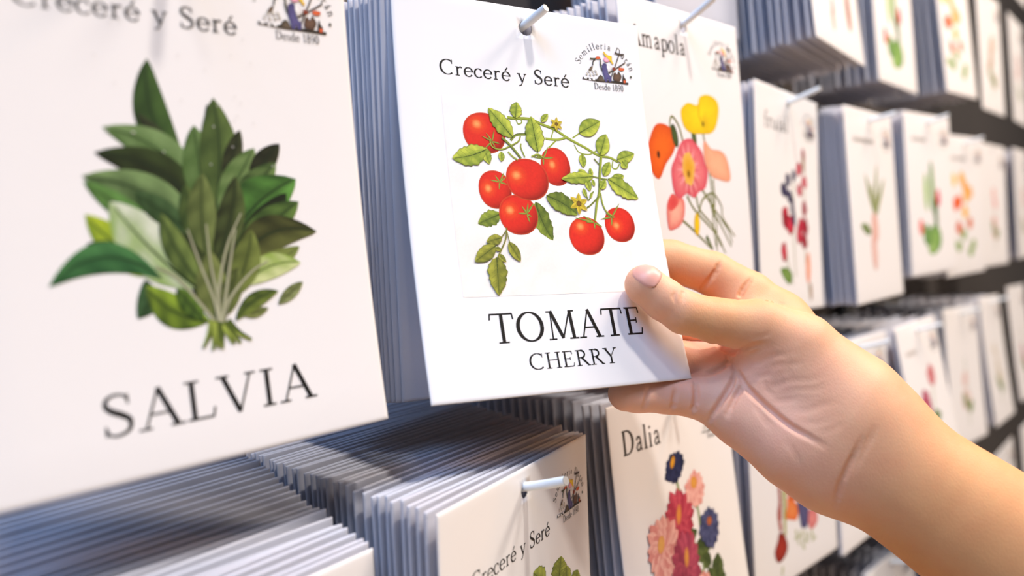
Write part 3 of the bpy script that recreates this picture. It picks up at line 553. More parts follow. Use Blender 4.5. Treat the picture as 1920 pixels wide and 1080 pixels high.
def nasturtium_art():
    a = Art(23)
    for p in [(-24.05,-126.78),(13.01,-134.15),(-8.77,-113.71),(21.05,-126.09),(-38.30,-123.40)]: a.ell(p, 8, 6, '#9cb46c', '#7c9c4c', wob=.1)
    for p, c in zip([(-37.78,-50.82),(-12.38,-47.87),(-2.00,-58.76),(1.05,-69.78),(-21.40,-75.10),(-3.72,-87.66),(-23.04,-105.00),(10.69,-100.47),(-32.36,-77.69),(12.72,-64.28)], ('#f4c444', '#f4ae3c', '#f4a43c', '#f0b454', '#ec6c2c', '#f4b424', '#dc6438', '#dc7c54', '#ec5c24', '#f0b070')): a.ell(p, 8.5, 7.5, c, c, wob=.12, n=12)
    return a
def rose_art():
    a = Art(25)
    a.stroke([(14.89,-60.07),(8.52,-71.25),(4.96,-80.74),(-11.18,-97.64)], 2, '#a8ac84'); a.flower([(14.84,-51.87)][0], 11.5, 9, '#d88484', '#c46468', layers=3); a.flower([(-13.39,-73.44)][0], 13.5, 9, '#c46478', '#b04c64', layers=3)
    a.leaf([(-4.64,-88.99),(20.10,-88.61)], 12, '#8c9c6c', '#6c7c4c')
    return a
def ginger_art():
    a = Art(27)
    a.ell([(-13.70,-136.31)][0], 3, 9, '#e8b098', '#d89880'); a.ell([(28.87,-119.71)][0], 6, 17, '#c08c78', '#a06c58'); a.ell([(-11.65,-126.70)][0], 2.5, 7, '#b48a78', '#a07868'); a.leaf([(-8, -118), (-14, -70)], 12, '#8c9c64', '#6c7c4c'); a.ell((12, -60), 13, 12, '#c8846c', '#a8644c', wob=.15)
    return a
def soft_flowers(c1, c2, seed):
    a = Art(seed); a.stroke([(0, -60), (2, -100), (-2, -140)], 2, '#a4aa84')
    for k in range(5): a.ell((a.r.uniform(-14, 14), a.r.uniform(-118, -52)), a.r.uniform(7, 11), a.r.uniform(7, 12), c1 if k % 2 else c2, c2, wob=.15, n=12)
    a.leaf([(0, -120), (-16, -100)], 12, '#94a46c', '#74844c'); a.leaf([(0, -125), (17, -112)], 12, '#94a46c', '#74844c')
    return a
def leafy_top_art():
    a = Art(31)
    for e, w in (([(25.46,-55.73),(29.37,-45.23)], 15), ([(33.36,-58.84),(34.04,-50.97)], 9), ([(41.61,-62.09),(45.36,-57.04)], 10), ([(14.22,-51.31),(4.00,-42.71)], 10)): a.leaf(e, w, '#a8b048', '#5c6a28', serr=.25)
    a.tomato((-14, -60), 8, 8.5); a.tomato((10, -70), 8, 8.5); a.tomato((-2, -88), 8.5, 9); a.stroke([(-25, -48), (0, -50), (20, -62)], 1.8, '#8c983a')
    return a

# ------------------------------------------------------------------ the setting
def box(name, lo, hi, mat, kind=True):
    x0, y0, z0 = lo; x1, y1, z1 = hi
    vs = [(x, y, z) for x in (x0, x1) for y in (y0, y1) for z in (z0, z1)]
    fs = [(0, 1, 3, 2), (4, 6, 7, 5), (0, 4, 5, 1), (2, 3, 7, 6), (0, 2, 6, 4), (1, 5, 7, 3)]
    o = link(name, mesh(name, vs, fs, False), [mat])
    if kind: o['kind'] = 'structure'
    return o
WALL_Y = .375
box('wall_back', (-1.0, WALL_Y, 0), (3.6, WALL_Y+.02, 2.8), M_WALL)
box('floor', (-3, -3.5, -.02), (4.5, WALL_Y, 0), M_FLOOR)

# ------------------------------------------------------------------ pegs
def peg(u, d, w, slope, label, tip=(.021, .0062), r=.00185, lean=0.0):
    """white wire peg from the panel out through the stack; the free end turns up"""
    back = (u+lean*(WALL_Y-d), WALL_Y-.001, EYE+w+slope*(WALL_Y-d))
    pts = [back]
    for k in range(1, 9): t = k/8; pts.append((back[0]+(u-back[0])*t, back[1]+(d+.004-back[1])*t, back[2]+(EYE+w-.0003-back[2])*t))
    n = 5
    for k in range(1, n+1): t = k/n; pts.append((u, d+.004-(tip[0]+.004)*t, EYE+w+tip[1]*(t**1.25)))
    root = pts[0]
    loc = [tuple(a-b for a, b in zip(p, root)) for p in pts]
    vs, fs = tube(loc, [r]*(len(loc)-1)+[r*.96])
    o = link('display_peg', mesh('display_peg', vs, fs), [M_PEG]); o.location = root
    tag(o, label, 'peg')
    # cut end of the wire and the plate it is welded to
    e = Vector(loc[-1]); t = (e-Vector(loc[-2])).normalized(); a = t.cross(Vector((1, 0, .01))).normalized(); b = t.cross(a)
    cv = [tuple(e+t*.0001)]+[tuple(e+r*.9*(math.cos(q*math.pi/8)*a+math.sin(q*math.pi/8)*b)+t*.00005) for q in range(16)]
    link('cut_end', mesh('cut_end', cv, [(0, 1+q, 1+(q+1) % 16) for q in range(16)], False), [M_PEGEND], o)
    pv = [(x, y, z) for y in (-.003, .0005) for x, z in ((-.012, -.02), (.012, -.02), (.012, .012), (-.012, .012))]
    link('base_plate', mesh('base_plate', pv, [(0, 1, 2, 3), (7, 6, 5, 4), (0, 4, 5, 1), (1, 5, 6, 2), (2, 6, 7, 3), (3, 7, 4, 0)], False), [M_RAIL], o)
    return o

# ------------------------------------------------------------------ packets
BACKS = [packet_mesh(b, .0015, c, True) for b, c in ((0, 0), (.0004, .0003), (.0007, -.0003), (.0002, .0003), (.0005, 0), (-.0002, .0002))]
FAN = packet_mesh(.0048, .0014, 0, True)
for me in BACKS+[FAN]: me.materials.append(M_STOCK_SHADED)
def front(pose, label, parts):
    """one front packet: pose = (u, d, w, rx, ry, rz, bend); parts = [(name, Art)] printed on it"""
    u, d, w, rx, ry, rz, b = pose
    o = link('seed_packet', packet_mesh(b), [M_PAPER]); o.location = (u, d, EYE+w); o.rotation_euler = (rx, ry, rz)
    tag(o, label, 'seed packet')
    for name, art in parts: art.build(name, o, b)
    return o
def stack(pose, n, spacing, slope, label, group, seed, rot=None, du=0.0, jit=1.0, first=.0034):
    """n plain packets hanging on the same peg behind the front one, towards the panel"""
    u, d, w, rx, ry, rz, b = pose; R = random.Random(seed)
    if rot is None: rot = (rx, ry, rz)
    y = d+first; drift = 0
    for k in range(n):
        t = min(1, k/18)
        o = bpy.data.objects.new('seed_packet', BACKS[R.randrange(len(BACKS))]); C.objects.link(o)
        drift = max(-.001, min(.001, .7*drift+R.uniform(-.0009, .0009)))
        o.location = (u+du*t+drift*.8, y, EYE+w+slope*(y-d)+R.uniform(-.0005, .0005))
        o.rotation_euler = (rot[0]*(1-t)+R.uniform(-.004, .004), rot[1]*(1-t)+R.uniform(-.016, .016)*jit, rot[2]*(1-.6*t)+R.uniform(-.009, .009)*jit)
        tag(o, label, 'seed packet', group)
        y += spacing*R.uniform(.8, 1.25)
        if y > WALL_Y-.012: break

POSE = dict(
 salvia=(0.1036, 0.2222, 0.1109, 0.0637, -0.0123, -0.0671, 0.0122), tomato=(0.251, 0.2135, 0.1088, -0.0557, 0.0547, -0.3409, 0.0209),
 poppy=(0.3825, 0.2135, 0.1321, -0.0144, -0.0106, -0.0387, -0.0026), vine=(0.2164, 0.2025, -0.0771, 0.0498, 0.0084, 0.2381, 0.002),
 dahlia=(0.3575, 0.2224, -0.0721, -0.0438, 0.023, -0.0051, 0.0052), pea=(0.5602, 0.2313, 0.1118, 0.0328, 0.0369, 0.0306, 0.0021),
 onion=(0.6952, 0.2191, 0.1082, -0.0054, -0.0032, -0.0027, 0.0002), cactus=(0.8661, 0.2174, 0.1206, 0.0073, -0.0067, -0.1, -0.0003),
 nasturtium=(1.0273, 0.22, 0.1102, 0.0328, -0.0051, -0.1102, -0.0013), topcactus=(0.8605, 0.241, 0.3111, -0.0096, 0.0152, -0.0177, 0.0007),
 toporange=(1.045, 0.2284, 0.3204, -0.0312, -0.0215, -0.0506, 0.0003), topginger=(0.6367, 0.2237, 0.3064, -0.0369, 0.0404, 0.046, 0.0027),
 bouquet=(0.5141, 0.2242, -0.0677, 0.0149, -0.0003, -0.0739, -0.0009), rose=(0.7738, 0.2153, -0.0794, -0.1165, 0.0052, -0.0116, 0.0036),
 faint=(1.0312, 0.2365, -0.0886, -0.0192, 0.0449, -0.0662, 0.0029), tilt=(1.1516, 0.2305, -0.0856, -0.0517, 0.038, 0.0128, 0.0036),
 lowleft=(0.0895, 0.203, -0.0876, 0.04, 0.0, 0.10, 0.001))
def one(fn, *a, **k):
    art = Art(k.pop('seed', 2)); fn(art, *a, **k); return art
def title(s, x0, x1, y, size, col='#1a1714', bold=1.0): return one(text, s, (x0, y), (x1, y), size, col, bold)
def scrawl(x0, x1, y=-28, size=5, col='#b0a8a0'):
    a = Art(2); n = int((x1-x0)/2.2)
    for k in range(n): a.stroke([(x0+2.2*k, y), (x0+2.2*k+.5, y+size*(.95 if k % 3 == 0 else .6)), (x0+2.2*k+1.5, y+size*.5), (x0+2.2*k+1.7, y)], .8, col, sm=3)
    return a
def name_top(s, x0, x1, y=-28, size=9): return one(text, s, (x0, y), (x1, y), size, '#4a443e', 1.35)

# row at eye level
em = lambda: ('emblem', emblem()); ems = lambda: ('emblem', emblem(False)); mo = lambda: ('motto_lettering', one(motto))
front(POSE['salvia'], 'large white SALVIA sage seed packet at far left, bunch of grey-green leaves', [('illustration', sage_art()), ('title_lettering', title('SALVIA', -30.5, 32.6, -147.2, 11.2, bold=1.15)), mo(), em()])
tl = one(text, 'TOMATE', (-31.6, -139.8), (39.6, -139.8), 11.4, bold=1.15)
text(tl, 'CHERRY', (-17.3, -150.6), (23.4, -150.6), 6.1, bold=1.1)
front(POSE['tomato'], 'TOMATE CHERRY seed packet with red tomatoes, held by the hand', [('illustration', tomato_art()), ('title_lettering', tl), mo(), em()])
front(POSE['poppy'], 'Amapola poppy seed packet with yellow, orange and pink poppies behind the held packet', [('illustration', poppy_art()), ('title_lettering', name_top('Amapola', -50, 0, -24.5, 10.5)), em()])
front(POSE['pea'], 'seed packet with crimson and dark purple sweet peas, right of the poppy packet', [('illustration', sweetpea_art()), ('title_lettering', name_top('fruial', -44, -2, -30, 11)), em()])
front(POSE['onion'], 'seed packet with a pale pink root and thin green shoots, beside the sweet peas', [('illustration', onion_art()), ('title_lettering', scrawl(-42, 8)), ems()])
front(POSE['cactus'], 'eye-level seed packet with green cactus and red blooms', [('illustration', cactus_art()), ('title_lettering', scrawl(-42, -6)), ems()])
front(POSE['nasturtium'], 'eye-level seed packet with orange and yellow flowers above green leaves', [('illustration', nasturtium_art()), ('title_lettering', scrawl(-42, 2)), ems()])
far = [((1.20, .225, .112, .02, .01, -.05, 0), '#f0c8c0', '#e8a8a0', 'eye-level seed packet with faint pink flowers, right of the orange nasturtium packet'),
       ((1.37, .222, .115, .01, -.01, .03, 0), '#e8d0c8', '#d8a8a0', 'pale eye-level packet at the right frame edge, second past the orange nasturtium packet'),
       ((1.55, .226, .112, .01, .02, -.03, 0), '#f0b8a0', '#e89880', 'furthest eye-level seed packet, blurred peach flowers at right frame edge')]
for i, (p, c1, c2, lb) in enumerate(far): front(p, lb, [('illustration', soft_flowers(c1, c2, 40+i)), ems()])
# the sheets fanned out behind the held packet
fan = [(0.2508, 0.2174, 0.1084, 0.0620, 0.0330, -0.2997), (0.2494, 0.2212, 0.1086, 0.0640, 0.0300, -0.2649), (0.2487, 0.2250, 0.1088, 0.0640, 0.0263, -0.235), (0.2481, 0.2288, 0.1090, 0.0630, 0.0244, -0.2051),
       (0.2480, 0.2328, 0.1091, 0.0576, 0.02, -0.1801), (0.2478, 0.2364, 0.1094, 0.0538, 0.0201, -0.1552), (0.2474, 0.2408, 0.1098, 0.0475, 0.0199, -0.1303), (0.2470, 0.2446, 0.1099, 0.042, 0.0209, -0.1103),
       (0.2466, 0.2482, 0.1098, 0.036, 0.016, -0.098), (0.246, 0.2524, 0.1096, 0.031, 0.012, -0.086), (0.2453, 0.2568, 0.1098, 0.026, 0.010, -0.075), (0.2445, 0.2614, 0.1094, 0.022, 0.008, -0.065), (0.2440, 0.2662, 0.1096, 0.018, 0.006, -0.055), (0.2434, 0.2712, 0.1092, 0.014, 0.004, -0.045)]
for i, p in enumerate(fan):
    o = bpy.data.objects.new('seed_packet', FAN); C.objects.link(o); o.location = (p[0], p[1], EYE+p[2]); o.rotation_euler = p[3:6]
    tag(o, 'plain white packet edge fanned out between the sage packet and the held packet', 'seed packet', 'packets fanned behind the held packet')
stack(POSE['poppy'], 14, .0042, .02, 'bluish packet edge in the stack behind the yellow and pink poppy packet', 'packets behind the poppy packet', 2, first=.0066)
stack(POSE['pea'], 12, .0045, .0, 'packet edge in the stack behind the sweet pea packet', 'packets behind the sweet pea packet', 3)
stack(POSE['onion'], 16, .0048, .0, 'blue-grey packet edge in the stack behind the pink root packet', 'packets behind the pink root packet', 4)
stack(POSE['cactus'], 9, .006, .0, 'packet edge behind the eye-level cactus packet', 'packets behind the eye-level cactus packet', 5)
stack(POSE['nasturtium'], 7, .009, .0, 'packet edge behind the eye-level orange nasturtium packet', 'packets behind the eye-level nasturtium packet', 6, first=.0055)
for i, (p, _, _, lb) in enumerate(far): stack(p, 4, .013, 0, 'packet edge behind the '+('faint pink packet of the eye-level row', 'pale second-last packet of the eye-level row', 'last peach packet of the eye-level row')[i], 'packets behind far eye-level packet, '+('first', 'second', 'third')[i]+' from the nasturtium', 60+i)

# row below
vt = one(motto)
front(POSE['vine'], 'seed packet below the held tomato packet, yellow-green leaves just showing at its bottom', [('illustration', leafy_top_art()), ('motto_lettering', vt), em()])
front(POSE['lowleft'], 'front packet of the lower left stack, only its top corner inside the frame', [mo(), em()])
front(POSE['dahlia'], 'Dalia seed packet with navy, pink and crimson dahlias below the hand', [('illustration', dahlia_art()), ('title_lettering', name_top('Dalia', -49, -15, -25.5, 12)), em()])
front(POSE['bouquet'], 'seed packet with hanging dark red tassel and orange-purple blooms, under the wrist', [('illustration', bouquet_art()), ems()])
front((0.645, .222, -.079, .0, .01, -.03, 0), 'lower row packet just above the forearm, left of the rose packet', [('illustration', soft_flowers('#e8c0b0', '#d8a090', 51)), ems()])
front(POSE['rose'], 'lower row seed packet with two dusky pink roses above the forearm', [('illustration', rose_art()), ('title_lettering', scrawl(-42, -12, col='#c4bab0')), ems()])
front(POSE['faint'], 'lower row seed packet with faint pinkish print, right of the rose packet', [('illustration', soft_flowers('#ecd8d0', '#e0c0b8', 53)), ems()])
front(POSE['tilt'], 'slanting pale packet in the lower row, second right of the rose packet', [('illustration', soft_flowers('#e8dcd0', '#d8ccb8', 55)), ems()])
front((1.31, .228, -.083, -.04, .03, .0, .003), 'lower row packet with reddish print at the right frame edge', [('illustration', soft_flowers('#d8a8a8', '#c08890', 57)), ems()])
stack(POSE['lowleft'], 38, .0037, .27, 'plain white packet edge in the stack at the bottom left under the sage packet', 'packets in the bottom left stack', 11, rot=(.035, 0, .09), jit=1.1)
stack(POSE['vine'], 45, .0036, .09, 'plain white packet edge in the big stack directly below the held packet', 'packets in the stack below the held packet', 12, rot=(.05, .0084, .2), jit=1.1)
stack(POSE['dahlia'], 18, .0056, .05, 'blue-grey packet edge in the stack behind the dahlia packet', 'packets behind the dahlia packet', 13)
stack(POSE['bouquet'], 10, .007, .0, 'packet edge in the stack behind the red tassel packet under the wrist', 'packets behind the tassel packet', 14)
stack((0.645, .222, -.079, 0, 0, 0, 0), 12, .008, .02, 'packet edge above the forearm, left of the rose packet stack', 'packets left of the rose packet', 15)
stack(POSE['rose'], 11, .012, .02, 'packet edge behind the dusky pink rose packet', 'packets behind the rose packet', 16)
stack(POSE['faint'], 8, .013, .02, 'packet edge behind the faint pinkish lower packet', 'packets behind the faint lower packet', 17)
stack(POSE['tilt'], 8, .013, .02, 'packet edge behind the slanting pale lower packet', 'packets behind the slanting packet', 18)

# row above
front(POSE['topginger'], 'upper row packet with brown and peach print, nearest of the upper row', [('illustration', ginger_art()), ems()])
front(POSE['topcactus'], 'upper row seed packet with green cactus and red blooms', [('illustration', cactus_art()), ems()])
front(POSE['toporange'], 'upper row seed packet with orange and yellow flowers', [('illustration', nasturtium_art()), ems()])
front((1.235, .226, .318, .0, .01, -.03, 0), 'upper row packet at the right frame edge, brownish blurred print', [('illustration', soft_flowers('#d8b8a0', '#b89878', 71)), ems()])
front((1.42, .226, .318, .0, .01, .02, 0), 'last visible upper row packet, cut by the right frame edge', [('illustration', soft_flowers('#e8c8c0', '#d0a8a0', 72)), ems()])
stack((.495, .262, .316, 0, 0, 0, 0), 13, .0055, 0, 'violet-grey packet edge in the recessed upper stack above the sweet pea packet', 'packets in the recessed upper stack', 21, first=0)
stack(POSE['topginger'], 16, .006, .0, 'light blue packet edge behind the nearest upper row packet', 'packets behind the nearest upper packet', 22)
stack(POSE['topcactus'], 10, .008, .0, 'packet edge behind the upper row cactus packet', 'packets behind the upper cactus packet', 23)
stack(POSE['toporange'], 10, .008, .0, 'packet edge behind the upper row orange flower packet', 'packets behind the upper orange packet', 24)
# rows further up and down that only show past the others
front((.725, .235, -.284, .0, .0, -.02, 0), 'bottom row packet below the wrist, only its white top showing', [ems()])
front((.885, .232, -.284, .0, .01, -.02, 0), 'bottom row packet just under the forearm, right of the white top below the wrist', [ems()])
stack((.725, .237, -.284, 0, 0, 0, 0), 10, .008, .02, 'grey packet edge in the bottom row stack below the wrist', 'packets in the bottom stack below the wrist', 31)
stack((.885, .234, -.284, 0, 0, 0, 0), 7, .010, .02, 'bluish packet edge in the bottom row stack under the forearm', 'packets in the bottom stack under the forearm', 32)
for i, (u, lb) in enumerate(((1.17, 'bottom row packet at the right frame edge above the forearm'), (1.34, 'last bottom row packet at the right frame edge'))):
    front((u, .228, -.286, -.02, .02*i, .01, .002), lb, [('illustration', soft_flowers('#e8c8c0', '#d8b0a8', 80+i)), ems()])
for i, (u, lb) in enumerate(((1.33, 'topmost row packet in the upper right corner'), (1.50, 'topmost row packet cut by the upper right frame corner'))):
    front((u, .23, .522, 0, .01, .01, 0), lb, [('illustration', soft_flowers('#c8b0a0', '#a89888', 84+i)), ems()])

for nm, lb, sl, tip in (('tomato', 'white peg through the held tomato packet', 0, (.0120, .0045)), ('vine', 'white peg in the packet below the held tomato packet', .09, (.0213, .0057)), ('poppy', 'white peg through the poppy packet', 0, (.0200, .0097)),
                   ('pea', 'white peg through the sweet pea packet', 0, (.0243, .0058)), ('onion', 'white peg through the pink root packet', 0, (.0222, .0026)), ('cactus', 'white peg through the eye-level cactus packet', 0, (.02, .004)),
                   ('nasturtium', 'white peg through the eye-level orange nasturtium packet', 0, (.02, .004)), ('dahlia', 'white peg through the dahlia packet, behind the hand', .05, (.012, .004)), ('rose', 'white peg through the dusky pink rose packet', .02, (.022, .006)),
                   ('faint', 'white peg through the faint pinkish lower packet', .02, (.022, .006)), ('tilt', 'white peg through the slanting pale lower packet', .02, (.022, .006)),
                   ('salvia', 'white peg carrying the large sage packet at far left', 0, (.02, .006)), ('lowleft', 'white peg carrying the stack at the bottom left', .27, (.02, .006)), ('bouquet', 'white peg carrying the tassel packet behind the wrist', 0, (.008, .002))):
    u, d, w, rx, ry, rz, b = POSE[nm]
    h = Matrix.Translation((u, d, w)) @ Euler((rx, ry, rz)).to_matrix().to_4x4() @ Vector((0, -bend_out(HY, b), HY))
    peg(h.x, h.y, h.z+.0007, sl, lb, tip, lean=-.133 if nm == 'tomato' else 0)
peg(.645, .222, -.0871, .02, 'white peg above the forearm left of the rose packet', (.024, .006))
peg(.725, .235, -.2921, .02, 'white peg in the bottom row packet below the wrist', (.022, .006))
peg(.885, .232, -.2921, .02, 'white peg in the bottom row packet under the forearm', (.022, .006))

# ------------------------------------------------------------------ the hand: one skin surface from a smooth distance field
def caps(P, chain):
    d = None
    for (a, b) in zip(chain[:-1], chain[1:]):
        A, B = np.array(a[:3], np.float32), np.array(b[:3], np.float32); BA = B-A; L2 = float(BA@BA)
        t = np.clip(((P-A)@BA)/L2, 0, 1); q = np.linalg.norm(P-A-t[:, None]*BA, axis=1)-(a[3]+(b[3]-a[3])*t)
        d = q if d is None else smin(d, q, .002)
    return d
def smin(a, b, k):
    h = np.clip(.5+.5*(b-a)/k, 0, 1); return b+(a-b)*h-k*h*(1-h)
#HAND_BEGIN
THUMB = [(0.26998,0.17633,-0.01130,0.0083),(0.27530,0.17107,-0.01808,0.0085),(0.27998,0.16508,-0.02394,0.0087),(0.28998,0.15560,-0.02863,0.0093),(0.30265,0.14328,-0.03277,0.0115),(0.31319,0.13154,-0.04310,0.0150),(0.31980,0.11785,-0.06133,0.0180)]
INDEX = [(0.29166,0.19463,0.00138,0.0085),(0.30594,0.18498,-0.00256,0.0092),(0.31992,0.17259,-0.00987,0.0098),(0.32690,0.15876,-0.02138,0.0110),(0.33148,0.14749,-0.03332,0.0125)]
WEB = [(0.31967,0.15898,-0.02696,0.0070),(0.31274,0.14700,-0.03570,0.0090),(0.32324,0.14136,-0.04109,0.0120)]
MIDDLE = [(0.27792,0.19071,-0.02649,0.0083),(0.29502,0.18547,-0.02833,0.0090),(0.31569,0.17624,-0.03353,0.0095),(0.33102,0.15348,-0.04333,0.0120)]
RING = [(0.27032,0.18954,-0.04048,0.0080),(0.28464,0.18432,-0.04305,0.0088),(0.30392,0.17363,-0.04884,0.0093),(0.31642,0.15398,-0.05719,0.0115)]
LITTLE = [(0.26670,0.18769,-0.05638,0.0074),(0.27213,0.18550,-0.05699,0.0080),(0.28394,0.17859,-0.05892,0.0084),(0.29309,0.16863,-0.06160,0.0090),(0.30239,0.15541,-0.06869,0.0110)]
PALM = [[(0.33148,0.14749,-0.03332,0.0125),(0.33115,0.12935,-0.05581,0.0140),(0.33257,0.11241,-0.07444,0.0150)], [(0.33102,0.15348,-0.04333,0.0120),(0.33423,0.11334,-0.08047,0.0150)], [(0.31642,0.15398,-0.05719,0.0115),(0.32859,0.11620,-0.08736,0.0150)], [(0.30239,0.15541,-0.06869,0.0110),(0.32127,0.11812,-0.08964,0.0140)],
        [(0.30059,0.16361,-0.05872,0.0088),(0.30566,0.14608,-0.06709,0.0120),(0.31084,0.13284,-0.07499,0.0120)], [(0.30602,0.16399,-0.04983,0.0085),(0.31213,0.14694,-0.05461,0.0115)]]
THENAR = [(0.31007,0.13755,-0.05059,0.0135),(0.31792,0.11663,-0.06901,0.0190)]
HYPO = [(0.30331,0.15133,-0.07268,0.0105),(0.30595,0.13482,-0.08409,0.0150),(0.31086,0.12482,-0.09230,0.0155)]
ARM = [[(0.32120,0.11158,-0.07060,0.0165),(0.32697,0.09581,-0.08980,0.0170),(0.34150,0.05684,-0.12301,0.0210),(0.35416,0.00654,-0.15968,0.0270)], [(0.31514,0.11593,-0.08881,0.0140),(0.32318,0.09633,-0.10593,0.0165),(0.33811,0.05704,-0.13652,0.0205),(0.34722,0.01084,-0.16591,0.0280)], [(0.31831,0.11433,-0.07980,0.0195),(0.33082,0.08057,-0.11071,0.0220),(0.33995,0.05531,-0.13010,0.0245),(0.34873,0.00935,-0.16240,0.0310)]]
